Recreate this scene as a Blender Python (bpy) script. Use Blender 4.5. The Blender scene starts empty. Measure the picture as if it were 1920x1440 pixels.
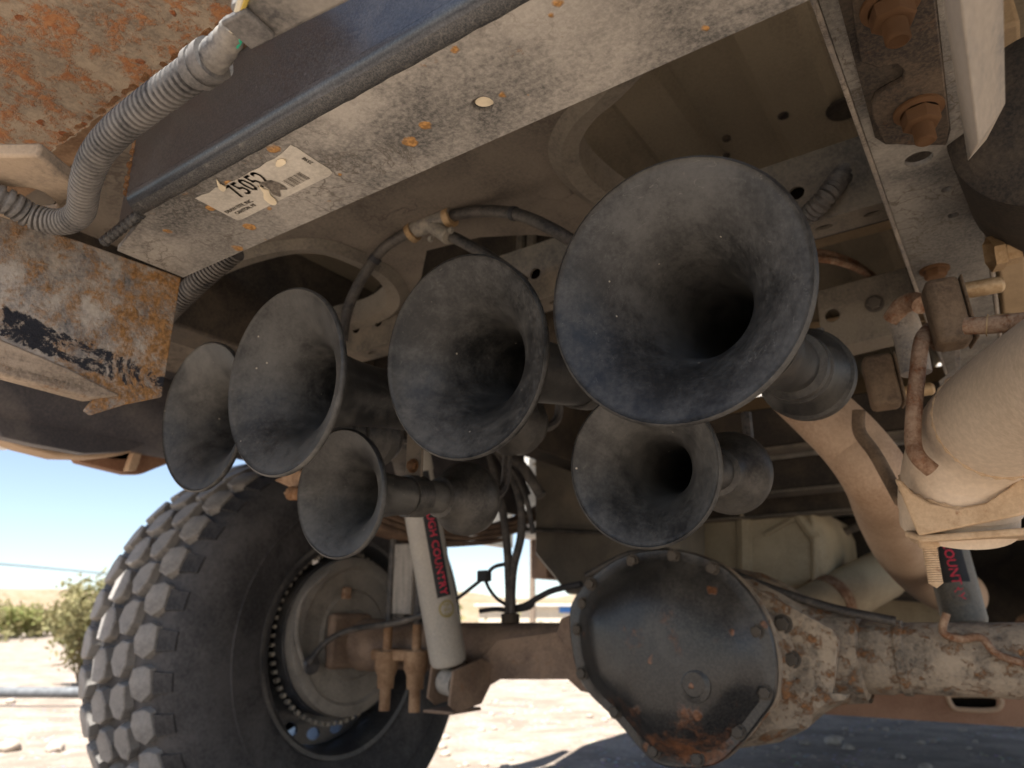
import bpy, bmesh, math, random
from mathutils import Vector as V, Matrix, noise as mnoise
from mathutils.geometry import tessellate_polygon
R = math.radians
random.seed(7)
S = bpy.context.scene
C = S.collection
PI = math.pi

# ------------------------------------------------------------------ camera
EYE = V((0, 0, .52)); FPX = 1353.0; PITCH = math.atan(445/1353); YAW = R(34.5)
cam = bpy.data.objects.new('camera', bpy.data.cameras.new('camera')); C.objects.link(cam)
cam.location = EYE
cam.rotation_euler = (PI/2 + PITCH, 0, YAW)
cam.data.sensor_width = 36; cam.data.lens = FPX/1920*36
cam.data.clip_start = .02; cam.data.clip_end = 3000
cam.data.dof.use_dof = True; cam.data.dof.focus_distance = .50; cam.data.dof.aperture_fstop = 9.0
S.camera = cam
# ------------------------------------------------------------------ light
SUN_DIR = V((.08, -.36, .92)).normalized()       # towards the sun
w = bpy.data.worlds.new('World'); S.world = w; w.use_nodes = True
nt = w.node_tree; bg = nt.nodes['Background']
sky = nt.nodes.new('ShaderNodeTexSky'); sky.sky_type = 'NISHITA'; sky.sun_disc = False
sky.sun_elevation = math.asin(SUN_DIR.z); sky.sun_rotation = math.atan2(SUN_DIR.x, SUN_DIR.y)
sky.air_density = 1.0; sky.dust_density = .6; sky.ozone_density = 1.8; sky.altitude = 1200
hs = nt.nodes.new('ShaderNodeHueSaturation'); hs.inputs['Saturation'].default_value = .84
nt.links.new(sky.outputs[0], hs.inputs['Color']); nt.links.new(hs.outputs[0], bg.inputs[0]); bg.inputs[1].default_value = .05
sun = bpy.data.objects.new('sun', bpy.data.lights.new('sun', 'SUN')); C.objects.link(sun)
sun.data.energy = 4.4; sun.data.angle = R(.5); sun.data.color = (1, .965, .91)
sun.rotation_euler = SUN_DIR.to_track_quat('Z', 'Y').to_euler()
S.view_settings.view_transform = 'Standard'; S.view_settings.look = 'None'
S.view_settings.gamma = 1; S.view_settings.use_curve_mapping = False
S.view_settings.exposure = 2.05
S.render.engine = 'CYCLES'
S.cycles.max_bounces = 10; S.cycles.diffuse_bounces = 6; S.cycles.glossy_bounces = 4
S.cycles.use_denoising = True; S.cycles.sample_clamp_indirect = 6

# ------------------------------------------------------------------ point from the survey of the photograph
_fw = V((-math.sin(YAW)*math.cos(PITCH), math.cos(YAW)*math.cos(PITCH), math.sin(PITCH)))
_rt = V((math.cos(YAW), math.sin(YAW), 0)); _up = _rt.cross(_fw)
def at(x, y, X=None, Y=None, Z=None, D=None):
    d = _fw*FPX + _rt*(x-960) - _up*(y-720)
    if X is not None: t = X/d.x
    elif Y is not None: t = Y/d.y
    elif Z is not None: t = (Z-EYE.z)/d.z
    else: t = D/FPX
    return EYE + d*t

# ------------------------------------------------------------------ mesh helpers (all in world metres)
class MB:
    def __init__(s): s.v = []; s.f = []
    def add(s, vs, fs):
        b = len(s.v); s.v += [V(p) for p in vs]; s.f += [tuple(i+b for i in f) for f in fs]; return s
    def box(s, a, b, M=None):
        x0, y0, z0 = a; x1, y1, z1 = b
        vs = [V(p) for p in ((x0,y0,z0),(x1,y0,z0),(x1,y1,z0),(x0,y1,z0),(x0,y0,z1),(x1,y0,z1),(x1,y1,z1),(x0,y1,z1))]
        if M: vs = [M @ p for p in vs]
        return s.add(vs, [(3,2,1,0),(4,5,6,7),(0,1,5,4),(1,2,6,5),(2,3,7,6),(3,0,4,7)])
    def prism(s, poly, ext, holes=()):
        # poly: list of 3D points in a plane; ext: extrusion vector; holes: lists of points
        loops = [[V(p) for p in poly]] + [[V(p) for p in h] for h in holes]
        flat = [p for l in loops for p in l]; n = len(flat); e = V(ext)
        nrm = V((0, 0, 0))
        for i in range(len(loops[0])):
            nrm += loops[0][i].cross(loops[0][(i+1) % len(loops[0])])
        tris = tessellate_polygon(loops)
        fs = []
        for t in tris:
            a, b, c = (flat[i] for i in t)
            k = (b-a).cross(c-a)
            if k.length < 1e-12: continue
            t = t if k.dot(e) < 0 else (t[0], t[2], t[1])
            fs.append(t); fs.append((t[2]+n, t[1]+n, t[0]+n))
        o = 0
        flip = nrm.dot(e) < 0
        for li, l in enumerate(loops):
            m = len(l)
            ln = V((0, 0, 0))
            for i in range(m): ln += l[i].cross(l[(i+1) % m])
            fl = (ln.dot(e) < 0) ^ (li > 0)
            for i in range(m):
                a, b = o+i, o+(i+1) % m
                fs.append((b, a, a+n, b+n) if fl else (a, b, b+n, a+n))
            o += m
        return s.add(flat + [p+e for p in flat], fs)
    def lathe(s, prof, c, ax, seg=48, close=False, arc=2*PI, cap=True):
        # prof: (distance along axis, radius)
        c = V(c); ax = V(ax).normalized()
        u = ax.cross(V((0, 0, 1)));
        if u.length < .05: u = ax.cross(V((0, 1, 0)))
        u.normalize(); q = ax.cross(u)
        vs = []; fs = []; n = len(prof)
        full = arc > 6.28; m = seg if full else seg+1
        for k in range(m):
            a = arc*k/seg; d = u*math.cos(a) + q*math.sin(a)
            vs += [c + ax*t + d*r for t, r in prof]
        for k in range(seg):
            k2 = (k+1) % m
            for i in range(n if close else n-1):
                j = (i+1) % n
                fs.append((k*n+i, k*n+j, k2*n+j, k2*n+i))
        if cap and not close and full:
            for i, fl in ((0, True), (n-1, False)):
                if prof[i][1] > 1e-5:
                    loop = [k*n+i for k in range(m)]
                    fs.append(tuple(reversed(loop)) if not fl else tuple(loop))
        return s.add(vs, fs)
    def tube(s, pts, r, seg=12, res=8, step=None, cap=True, seam=None, gap=0, smooth=True):
        pts = [V(p) for p in pts]
        P = catmull(pts, res) if smooth and len(pts) > 2 else pts
        if step: P = respace(P, step)
        n = len(P); tot = 0; L = [0]
        for i in range(1, n): tot += (P[i]-P[i-1]).length; L.append(tot)
        T = [(P[min(i+1, n-1)]-P[max(i-1, 0)]).normalized() for i in range(n)]
        if seam is not None: u = V(seam)
        else: u = V((0, 0, 1)) if abs(T[0].z) < .8 else V((1, 0, 0))
        vs = []; fs = []; m = seg+1 if gap else seg
        for i in range(n):
            u = (u - T[i]*u.dot(T[i])).normalized(); q = T[i].cross(u)
            rr = r(L[i], tot) if callable(r) else r
            for k in range(m):
                a = gap/2 + (2*PI-gap)*k/seg
                vs.append(P[i] + (u*math.cos(a) + q*math.sin(a))*rr)
        for i in range(n-1):
            for k in range(seg):
                k2 = k+1 if gap else (k+1) % seg
                fs.append((i*m+k, i*m+k2, (i+1)*m+k2, (i+1)*m+k))
        if cap and not gap:
            fs.append(tuple(reversed(range(m)))); fs.append(tuple((n-1)*m+k for k in range(m)))
        return s.add(vs, fs)
    def loft(s, rings, cap0=True, cap1=True):
        n = len(rings[0]); vs = [p for r in rings for p in r]; fs = []
        for i in range(len(rings)-1):
            for k in range(n):
                k2 = (k+1) % n
                fs.append((i*n+k, i*n+k2, (i+1)*n+k2, (i+1)*n+k))
        if cap0: fs.append(tuple(reversed(range(n))))
        if cap1: fs.append(tuple((len(rings)-1)*n+k for k in range(n)))
        return s.add(vs, fs)

def catmull(p, res):
    out = []
    for i in range(len(p)-1):
        a, b, c, d = p[max(i-1, 0)], p[i], p[i+1], p[min(i+2, len(p)-1)]
        for k in range(res):
            t = k/res
            out.append(.5*((2*b) + (c-a)*t + (2*a-5*b+4*c-d)*t*t + (3*b-a-3*c+d)*t**3))
    out.append(p[-1].copy()); return out
def respace(P, st):
    out = [P[0].copy()]; acc = 0
    for i in range(1, len(P)):
        a, b = P[i-1], P[i]; l = (b-a).length; d = st-acc
        while d <= l:
            out.append(a + (b-a)*(d/l)); d += st
        acc = l-(d-st)
    return out
def ell(c, u, v, n=24): return [V(c)+V(u)*math.cos(2*PI*k/n)+V(v)*math.sin(2*PI*k/n) for k in range(n)]
def smoothloop(pts, res=4):
    p = [V(q) for q in pts]; n = len(p); out = []
    for i in range(n):
        a, b, c, d = p[i-1], p[i], p[(i+1) % n], p[(i+2) % n]
        for k in range(res):
            t = k/res
            out.append(.5*((2*b) + (c-a)*t + (2*a-5*b+4*c-d)*t*t + (3*b-a-3*c+d)*t**3))
    return out

BASE = {}
def finish(me, mat, ang=38):
    if mat: me.materials.append(mat)
    me.shade_smooth(); me.set_sharp_from_angle(angle=R(ang)); me.update()
def mesh_obj(name, mb, mat, base, bevel=0, ang=38):
    me = bpy.data.meshes.new(name)
    me.from_pydata([tuple(p-base) for p in mb.v], [], mb.f); me.validate()
    bm = bmesh.new(); bm.from_mesh(me)
    bmesh.ops.recalc_face_normals(bm, faces=bm.faces[:]) if bevel is not None else None
    bm.to_mesh(me); bm.free()
    finish(me, mat, ang)
    o = bpy.data.objects.new(name, me); C.objects.link(o)
    if bevel:
        b = o.modifiers.new('bevel', 'BEVEL'); b.width = bevel; b.segments = 2; b.limit_method = 'ANGLE'; b.angle_limit = R(40)
        b.harden_normals = False
    return o
def tag(o, label, cat, group=None, kind=None):
    if label: o['label'] = label
    if cat: o['category'] = cat
    if group: o['group'] = group
    if kind: o['kind'] = kind
    return o
def thing(name, label, cat, loc, group=None):
    o = bpy.data.objects.new(name, None); C.objects.link(o); o.location = V(loc); o.empty_display_size = .05
    BASE[o.name] = V(loc); return tag(o, label, cat, group)
def part(name, mb, mat, parent, label=None, bevel=0, ang=38, kind=None):
    b = BASE[parent.name]
    o = mesh_obj(name, mb, mat, b, bevel, ang); o.parent = parent; BASE[o.name] = b
    if label: o['label'] = label
    if kind: o['kind'] = kind
    return o
def solo(name, mb, mat, label, cat, loc=None, group=None, bevel=0, ang=38, kind=None):
    b = V(loc) if loc is not None else sum(mb.v, V())/len(mb.v)
    o = mesh_obj(name, mb, mat, b, bevel, ang); o.location = b; BASE[o.name] = b
    return tag(o, label, cat, group, kind)
_shared = {}
def inst(name, key, build, mat, parent, M, bevel=0):
    # a small repeated part: shares one mesh, placed by a world matrix
    k = (key, mat.name)
    if k not in _shared:
        o = mesh_obj(name, build(), mat, V((0, 0, 0)), 0); _shared[k] = o.data
        bpy.data.objects.remove(o)
    o = bpy.data.objects.new(name, _shared[k]); C.objects.link(o)
    o.parent = parent; o.matrix_local = Matrix.Translation(-BASE[parent.name]) @ M
    BASE[o.name] = BASE[parent.name]
    return o
def frame(pos, ax, roll=0, s=1):
    q = V(ax).to_track_quat('Z', 'Y')
    return Matrix.Translation(V(pos)) @ q.to_matrix().to_4x4() @ Matrix.Rotation(roll, 4, 'Z') @ Matrix.Scale(s, 4)
def bolt_mesh():       # unit bolt: washer, hex head; radius about 1, along +Z
    m = MB(); m.lathe([(0, 0.0), (0, 1.25), (.18, 1.25), (.2, .95)], (0, 0, 0), (0, 0, 1), 20, cap=False)
    m.lathe([(.19, .95), (.75, .98), (.9, .8), (.93, 0)], (0, 0, 0), (0, 0, 1), 6, cap=False); return m
def stud_mesh():       # flange, nut and threaded stud
    m = MB(); m.lathe([(0, 0), (0, 1.45), (.18, 1.45), (.3, 1.1)], (0, 0, 0), (0, 0, 1), 24, cap=False)
    m.lathe([(.25, 1.02), (.32, 1.1), (1.15, 1.1), (1.25, .95), (1.25, .6)], (0, 0, 0), (0, 0, 1), 6, cap=False)
    pr = [(1.2, .62)]; z = 1.25
    while z < 2.35: pr += [(z, .56), (z+.05, .62)]; z += .1
    pr += [(2.4, .52), (2.42, .46), (2.38, .42), (2.38, 0)]
    m.lathe(pr, (0, 0, 0), (0, 0, 1), 20, cap=False); return m

# ------------------------------------------------------------------ materials
class NT:
    def __init__(s, name):
        s.m = bpy.data.materials.new(name); s.m.use_nodes = True; s.t = s.m.node_tree; s.n = s.t.nodes
        s.b = s.n['Principled BSDF']; s.out = s.n['Material Output']
    def node(s, typ, **k):
        x = s.n.new(typ)
        for a, v in k.items(): setattr(x, a, v)
        return x
    def link(s, a, b): s.t.links.new(a, b)
    def obj(s):
        if not hasattr(s, '_o'): s._o = s.node('ShaderNodeTexCoord').outputs['Object']
        return s._o
    def map(s, vec, scale=(1, 1, 1), loc=(0, 0, 0), rot=(0, 0, 0)):
        x = s.node('ShaderNodeMapping'); x.inputs['Scale'].default_value = scale; x.inputs['Location'].default_value = loc; x.inputs['Rotation'].default_value = rot
        s.link(vec, x.inputs[0]); return x.outputs[0]
    def noise(s, scale, detail=6, rough=.6, vec=None, dist=0, off=0):
        x = s.node('ShaderNodeTexNoise'); x.inputs['Scale'].default_value = scale; x.inputs['Detail'].default_value = detail
        x.inputs['Roughness'].default_value = rough; x.inputs['Distortion'].default_value = dist
        v = vec or s.obj()
        if off: v = s.map(v, loc=(off, off*1.7, off*.6))
        s.link(v, x.inputs['Vector']); return x.outputs['Fac']
    def ramp(s, fac, lo, hi, a=0., b=1.):
        x = s.node('ShaderNodeMapRange'); x.interpolation_type = 'SMOOTHSTEP'
        for i, v in zip(('From Min', 'From Max', 'To Min', 'To Max'), (lo, hi, a, b)): x.inputs[i].default_value = v
        s.link(fac, x.inputs['Value']); return x.outputs[0]
    def math(s, op, a, b=None):
        x = s.node('ShaderNodeMath', operation=op); x.use_clamp = False
        for i, v in ((0, a), (1, b)):
            if v is None: continue
            if isinstance(v, (int, float)): x.inputs[i].default_value = v
            else: s.link(v, x.inputs[i])
        return x.outputs[0]
    def mix(s, fac, a, b, blend='MIX'):
        x = s.node('ShaderNodeMix', data_type='RGBA', blend_type=blend)
        for sock, v in ((x.inputs['Factor'], fac), (x.inputs[6], a), (x.inputs[7], b)):
            if isinstance(v, (int, float)): sock.default_value = v
            elif isinstance(v, tuple): sock.default_value = (*v, 1)
            else: s.link(v, sock)
        return x.outputs[2]
    def cracks(s, scale, width=.05, warp=.25, warp_scale=None, off=0):
        v = s.obj() if not off else s.map(s.obj(), loc=(off, off, off))
        nz = s.node('ShaderNodeTexNoise'); nz.inputs['Scale'].default_value = warp_scale or scale*1.6; nz.inputs['Detail'].default_value = 4
        s.link(v, nz.inputs['Vector'])
        vm = s.node('ShaderNodeVectorMath', operation='MULTIPLY_ADD'); s.link(nz.outputs['Color'], vm.inputs[0])
        vm.inputs[1].default_value = (warp/scale*4,)*3; s.link(v, vm.inputs[2])
        vo = s.node('ShaderNodeTexVoronoi', feature='DISTANCE_TO_EDGE'); vo.inputs['Scale'].default_value = scale
        s.link(vm.outputs[0], vo.inputs['Vector'])
        cell = s.ramp(vo.outputs['Distance'], 0, width*.8, 1, 0)
        n1 = s.noise(scale*.55, 7, .62, off=off+51, dist=.8)
        ln = s.ramp(s.math('ABSOLUTE', s.math('SUBTRACT', n1, .5)), 0, .013, 1, 0)
        n2 = s.noise(scale*1.1, 6, .6, off=off+67, dist=1.2)
        l2 = s.math('MULTIPLY', s.ramp(s.math('ABSOLUTE', s.math('SUBTRACT', n2, .47)), 0, .011, 1, 0), .7)
        g1 = s.ramp(s.noise(scale*.3, 2, .5, off=off+71), .45, .55)
        return s.math('MAXIMUM', s.math('MULTIPLY', cell, s.math('SUBTRACT', 1, g1)), s.math('MAXIMUM', ln, s.math('MULTIPLY', l2, g1)))
    def bump(s, h, strength, dist):
        x = s.node('ShaderNodeBump'); x.inputs['Strength'].default_value = strength; x.inputs['Distance'].default_value = dist
        s.link(h, x.inputs['Height'])
        if s.b.inputs['Normal'].links: s.link(s.b.inputs['Normal'].links[0].from_socket, x.inputs['Normal'])
        s.link(x.outputs[0], s.b.inputs['Normal'])
    def set(s, **k):
        for a, v in k.items():
            sock = s.b.inputs[a.replace('_', ' ')]
            if isinstance(v, tuple): sock.default_value = (*v, 1)
            elif isinstance(v, (int, float)): sock.default_value = v
            else: s.link(v, sock)
        return s.m

def grime(name, base, dust, dl=.5, sc=14, rough=.75, rust=None, rl=.62, rsc=30, rw=.08, crack=None, cw=.04, cs=(.12, .10, .08), bump=.25, bd=.001, fine=180, streak=None, spec=.3, metal=0, topdust=0, rust2=None, scratch=0, speck=0, spots=None, flake=None, con=.35, rgrad=None):
    """worn, dusty, rusty surface: dl = how much dust (0..1), rl = rust threshold, crack = mud cell scale"""
    n = NT(name); 
    vec = n.map(n.obj(), scale=streak) if streak else None
    big = n.noise(sc, 7, .62, vec=vec, dist=.4); fin = n.noise(fine, 5, .7, off=3)
    f = n.math('ADD', n.math('MULTIPLY', big, .72), n.math('MULTIPLY', fin, .28))
    if topdust:
        g = n.node('ShaderNodeNewGeometry'); sx = n.node('ShaderNodeSeparateXYZ'); n.link(g.outputs['Normal'], sx.inputs[0])
        f = n.math('ADD', f, n.math('MULTIPLY', sx.outputs[2], topdust))
    mid = .72-.45*dl
    d = n.ramp(f, mid-.14, mid+.14)
    col = n.mix(d, base, dust)
    tone = n.noise(sc*.35, 4, .5, off=11)
    col = n.mix(n.ramp(tone, .35, .65, 0, con), col, tuple(x*.55 for x in base))
    col = n.mix(n.math('MULTIPLY', n.ramp(n.noise(fine*1.7, 3, .7, off=5), .35, .7), .28), col, tuple(min(1, x*1.35) for x in dust))
    rsock = n.math('ADD', rough, n.math('MULTIPLY', d, .12))
    if rust:
        rr = n.noise(rsc, 8, .68, off=17, dist=.3); r2 = n.noise(rsc*6, 4, .7, off=23)
        rsum = n.math('ADD', n.math('MULTIPLY', rr, .75), n.math('MULTIPLY', r2, .25))
        if rgrad:
            gx = n.node('ShaderNodeSeparateXYZ'); n.link(n.obj(), gx.inputs[0]); rsum = n.math('ADD', rsum, n.ramp(gx.outputs[rgrad[0]], rgrad[1], rgrad[2], 0, rgrad[3]))
        rm = n.ramp(rsum, rl-rw, rl+rw)
        rc = n.mix(n.ramp(n.noise(rsc*4, 5, .7, off=29), .35, .65), rust, rust2 or tuple(x*.45 for x in rust))
        col = n.mix(rm, col, rc)
        n.bump(rm, bump*.9, bd*1.3)
    if crack:
        ck = n.cracks(crack, cw); gate = n.ramp(n.noise(crack*.45, 3, .5, off=31), .42, .58)
        ck = n.math('MULTIPLY', ck, gate); col = n.mix(n.math('MULTIPLY', ck, .8), col, cs)
        n.bump(ck, -.5, bd*1.5)
    if spots:
        sp = n.node('ShaderNodeTexVoronoi'); sp.inputs['Scale'].default_value = spots[0]
        wv = n.node('ShaderNodeVectorMath', operation='MULTIPLY_ADD'); nz = n.node('ShaderNodeTexNoise'); nz.inputs['Scale'].default_value = spots[0]*3; n.link(n.obj(), nz.inputs['Vector'])
        n.link(nz.outputs['Color'], wv.inputs[0]); wv.inputs[1].default_value = (.25/spots[0],)*3; n.link(n.obj(), wv.inputs[2]); n.link(wv.outputs[0], sp.inputs['Vector'])
        se = n.node('ShaderNodeSeparateColor'); n.link(sp.outputs['Color'], se.inputs[0])
        rad_ = n.math('MULTIPLY', n.math('POWER', se.outputs[0], 3), .36)
        sm = n.ramp(n.math('SUBTRACT', sp.outputs['Distance'], rad_), -.03, .04, 1, 0)
        sm = n.math('MULTIPLY', sm, n.ramp(n.noise(spots[0]*.35, 2, .5, off=43), .46, .54))
        col = n.mix(sm, col, n.mix(n.ramp(n.noise(spots[0]*6, 3, .6, off=45), .35, .6), spots[1], tuple(x*.55 for x in spots[1])))
        n.bump(sm, bump, bd)
    if flake:
        sx = n.node('ShaderNodeSeparateXYZ'); n.link(n.obj(), sx.inputs[0])
        band = n.ramp(n.math('ABSOLUTE', n.math('SUBTRACT', n.math('ADD', sx.outputs[2], n.math('MULTIPLY', sx.outputs[1], flake[2])), flake[0])), flake[1]*.3, flake[1], 1, 0)
        fm = n.ramp(n.math('ADD', n.math('MULTIPLY', band, .40), n.math('MULTIPLY', n.noise(26, 9, .72, off=61, dist=.5), 1.0)), .86, .92)
        col = n.mix(fm, col, n.mix(n.ramp(n.noise(160, 4, .7, off=63), .55, .68), (.022, .024, .032), (.30, .26, .22)))
        n.bump(fm, -.6, bd*1.5)
    if scratch:
        sv = n.map(n.obj(), scale=(2.5, 40, 40)); sn = n.noise(18, 3, .6, vec=sv)
        col = n.mix(n.math('MULTIPLY', n.ramp(sn, .58, .66), scratch), col, tuple(x*.5 for x in dust))
    if speck:
        sp = n.node('ShaderNodeTexVoronoi'); sp.inputs['Scale'].default_value = 70; n.link(n.obj(), sp.inputs['Vector'])
        sm = n.math('MULTIPLY', n.ramp(sp.outputs['Distance'], .05, .09, 1, 0), n.ramp(n.noise(9, 2, .5, off=41), .5, .6))
        col = n.mix(n.math('MULTIPLY', sm, speck), col, tuple(min(1, x*1.6) for x in dust))
    n.bump(f, bump, bd); n.bump(n.noise(fine*2.5, 3, .6, off=7), bump*.5, bd*.4)
    return n.set(Base_Color=col, Roughness=rsock, Specular_IOR_Level=spec, Metallic=metal)
def plain(name, col, rough=.6, spec=.3, metal=0, var=.25, sc=20, bump=.15):
    n = NT(name); f = n.noise(sc, 5, .6)
    c = n.mix(n.ramp(f, .3, .7), tuple(x*(1-var) for x in col), tuple(min(1, x*(1+var)) for x in col))
    n.bump(n.noise(sc*8, 4, .6, off=2), bump, .001)
    return n.set(Base_Color=c, Roughness=rough, Specular_IOR_Level=spec, Metallic=metal)

DUST = (.42, .33, .235); TAN = (.50, .38, .26); RUST = (.30, .115, .035); RUSTD = (.16, .06, .025)
M = {}
M['hitch'] = grime('hitch_underside', (.062, .062, .062), (.45, .42, .375), dl=.52, con=.75, sc=11, rust=(.36, .19, .07), rl=.68, rsc=44, rw=.05, crack=17, cw=.03, cs=(.11, .095, .08), bump=.45, bd=.0014, streak=(.75, 1, 1), spots=(46, (.52, .28, .10)))
M['hitch_face'] = grime('sky_tinted_black_steel', (.021, .0245, .031), (.14, .14, .145), dl=.18, sc=12, rough=.30, spec=.8, fine=420, bump=.25, bd=.0006, speck=.5)  # blue in the base colour stands in for reflected sky
M['hitch_bend'] = grime('rough_black_coating', (.018, .02, .024), (.22, .205, .18), dl=.16, sc=130, rough=.45, spec=.6, fine=500, bump=.7, bd=.0014)
M['plate'] = grime('rusty_painted_plate', (.10, .10, .108), (.48, .43, .37), dl=.54, sc=30, rust=(.40, .215, .085), rl=.555, rsc=58, rw=.10, bump=.6, bd=.0016, fine=150, flake=(-.109, .026, .13), rgrad=(1, -.05, .055, .11))
M['lip'] = grime('dusty_plate_lip', (.12, .095, .075), (.44, .355, .27), dl=.6, sc=26, rust=(.36, .18, .07), rl=.61, rsc=50, bump=.6, bd=.002, streak=(1, .25, 3))
M['bumper'] = grime('rust_speckled_grey_plate', (.15, .125, .10), (.40, .325, .24), dl=.55, sc=26, rust=(.30, .115, .045), rl=.53, rsc=40, rw=.06, rust2=(.40, .20, .09), bump=.6, bd=.0018, fine=160, spots=(60, (.34, .115, .04)))
M['tab'] = grime('dusty_tab_steel', (.10, .09, .085), (.42, .33, .24), dl=.72, sc=20, rust=(.33, .16, .06), rl=.72, bump=.3)
M['conduit'] = grime('dusty_grey_conduit', (.04, .04, .043), (.19, .178, .165), dl=.55, sc=30, rough=.55, spec=.4, bump=.15, fine=260)
M['conduit_dark'] = grime('dusty_dark_conduit', (.02, .02, .022), (.13, .115, .10), dl=.5, sc=40, rough=.5, spec=.45, bump=.15)
n = NT('dusty_black_trumpet'); n._o = n.node('ShaderNodeNewGeometry').outputs['Position']
f1 = n.noise(9, 5, .55, dist=.8); f2 = n.noise(60, 6, .65, off=4); f3 = n.noise(320, 4, .7, off=9)
f = n.math('ADD', n.math('ADD', n.math('MULTIPLY', f1, .5), n.math('MULTIPLY', f2, .3)), n.math('MULTIPLY', f3, .2))
d = n.ramp(f, .38, .66)
col = n.mix(d, (.0105, .0108, .011), (.078, .0755, .070))
sm = n.noise(11, 5, .6, vec=n.map(n.obj(), scale=(1, .3, 1.4), rot=(0, .4, .3)), off=21, dist=.8)
col = n.mix(n.ramp(sm, .55, .78, 0, .5), col, (.165, .158, .143))
vo = n.node('ShaderNodeTexVoronoi'); vo.inputs['Scale'].default_value = 110; n.link(n.obj(), vo.inputs['Vector'])
se = n.node('ShaderNodeSeparateColor'); n.link(vo.outputs['Color'], se.inputs[0])
ch_ = n.math('MULTIPLY', n.ramp(vo.outputs['Distance'], .06, .12, 1, 0), n.ramp(se.outputs[0], .88, .92))
col = n.mix(ch_, col, (.30, .27, .22))
wv = n.noise(40, 2, .5, vec=n.map(n.obj(), scale=(.4, 3, 1), rot=(.6, .2, .9)), off=33, dist=2.5)
col = n.mix(n.ramp(n.math('ABSOLUTE', n.math('SUBTRACT', wv, .36)), 0, .005, .3, 0), col, (.19, .18, .16))
n.bump(f2, .12, .001); n.bump(f3, .25, .0006); n.bump(ch_, .4, .0008)
M['horn'] = n.set(Base_Color=col, Roughness=n.math('ADD', .40, n.math('MULTIPLY', d, .25)), Specular_IOR_Level=.36)
M['horn_cap'] = grime('dusty_black_driver', (.011, .0113, .012), (.078, .073, .064), dl=.40, sc=18, rough=.45, spec=.45, bump=.2, bd=.0007, topdust=-.08)
M['rail'] = grime('dusty_frame_rail', (.09, .087, .085), (.33, .305, .265), con=.55, dl=.48, sc=9, crack=20, cw=.03, cs=(.10, .08, .06), bump=.3, rust=(.30, .15, .06), rl=.76)
M['railside'] = grime('grey_frame_side', (.13, .125, .13), (.36, .31, .25), dl=.5, sc=14, bump=.25, crack=60, cw=.06)
M['railplate'] = grime('dark_mount_plate', (.035, .029, .026), (.17, .125, .085), dl=.35, sc=16, bump=.25, rust=(.20, .09, .04), rl=.64)
M['recess_shade'] = grime('dark_recess_shade', (.03, .026, .024), (.14, .11, .08), dl=.4, sc=16, bump=.2)
M['hang'] = grime('pale_grey_steel_plate', (.17, .155, .135), (.40, .33, .25), dl=.58, sc=10, bump=.2, rust=(.34, .2, .09), rl=.76, streak=(3, 1, .6))
M['rustbolt'] = grime('rusted_fastener', (.13, .060, .026), (.36, .215, .115), dl=.45, sc=70, bump=.7, bd=.0012, rust=(.24, .105, .035), rl=.5, rsc=120, fine=500)
M['bed'] = grime('dusty_bed_floor', (.14, .115, .08), (.31, .26, .185), dl=.55, sc=5, bump=.15, streak=(1, .4, 1))
M['bedrail'] = grime('tan_bed_sill', (.24, .175, .105), (.42, .31, .19), dl=.6, sc=8, bump=.15)
M['cross'] = grime('mud_cracked_crossmember', (.075, .064, .054), (.205, .172, .137), dl=.6, sc=8, crack=15, cw=.05, cs=(.07, .055, .045), bump=.3, rust=(.28, .13, .05), rl=.78)
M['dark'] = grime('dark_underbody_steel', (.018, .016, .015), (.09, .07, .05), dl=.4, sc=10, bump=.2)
M['channel'] = grime('perforated_grey_channel', (.07, .065, .058), (.19, .16, .125), dl=.5, sc=16, bump=.2)
M['channel2'] = grime('pressed_grey_rim', (.075, .068, .060), (.22, .19, .15), dl=.6, sc=9, bump=.2)
M['rubber'] = grime('black_rubber_hose', (.020, .020, .021), (.12, .105, .09), dl=.40, sc=30, rough=.5, bump=.15, topdust=-.1)
M['browniso'] = grime('dusty_rubber_isolator', (.085, .058, .038), (.20, .14, .09), dl=.5, sc=24, rough=.8, bump=.2)
M['rustrod'] = grime('rusty_hanger_rod', (.19, .10, .058), (.40, .285, .195), dl=.45, sc=50, bump=.5, rust=(.26, .10, .04), rl=.55, rsc=70)
M['exhaust'] = grime('tan_dusty_exhaust_pipe', (.48, .375, .275), (.60, .495, .38), dl=.62, sc=7, rough=.6, bump=.10, rust=(.32, .14, .05), rl=.73, rsc=42, fine=120)
M['exhaust2'] = grime('brown_exhaust_pipe', (.30, .19, .115), (.48, .345, .235), dl=.5, sc=6, rough=.55, bump=.12)
M['explate'] = grime('rusty_tan_flange', (.40, .275, .16), (.56, .42, .28), dl=.55, sc=18, rust=(.30, .12, .045), rl=.64, rsc=45, bump=.4)
M['axle'] = grime('rust_crusted_axle_tube', (.055, .051, .047), (.37, .30, .222), dl=.60, sc=22, rust=(.33, .165, .075), rl=.565, rsc=32, rw=.05, bump=.8, bd=.003, fine=110, spots=(34, (.30, .14, .06)))
M['axle_brown'] = grime('brown_stained_axle', (.12, .082, .062), (.29, .205, .145), dl=.5, sc=11, rust=(.27, .12, .05), rl=.66, rsc=16, bump=.4, bd=.002)
M['cover'] = grime('black_diff_cover', (.010, .0104, .0112), (.088, .082, .073), dl=.32, sc=8, rough=.33, spec=.5, rust=(.20, .085, .04), rgrad=(2, -.02, -.17, .10), rl=.63, rsc=10, rw=.06, bump=.5, crack=None, spots=(30, (.20, .09, .045)), bd=.0015, topdust=.05)
M['coverbolt'] = grime('dusty_cover_bolt', (.035, .031, .028), (.14, .12, .097), dl=.45, sc=60, bump=.4)
M['backing'] = grime('dusty_brake_backing_plate', (.115, .106, .095), (.265, .24, .205), dl=.6, sc=12, bump=.25, rust=(.24, .10, .05), rl=.77)
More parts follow.
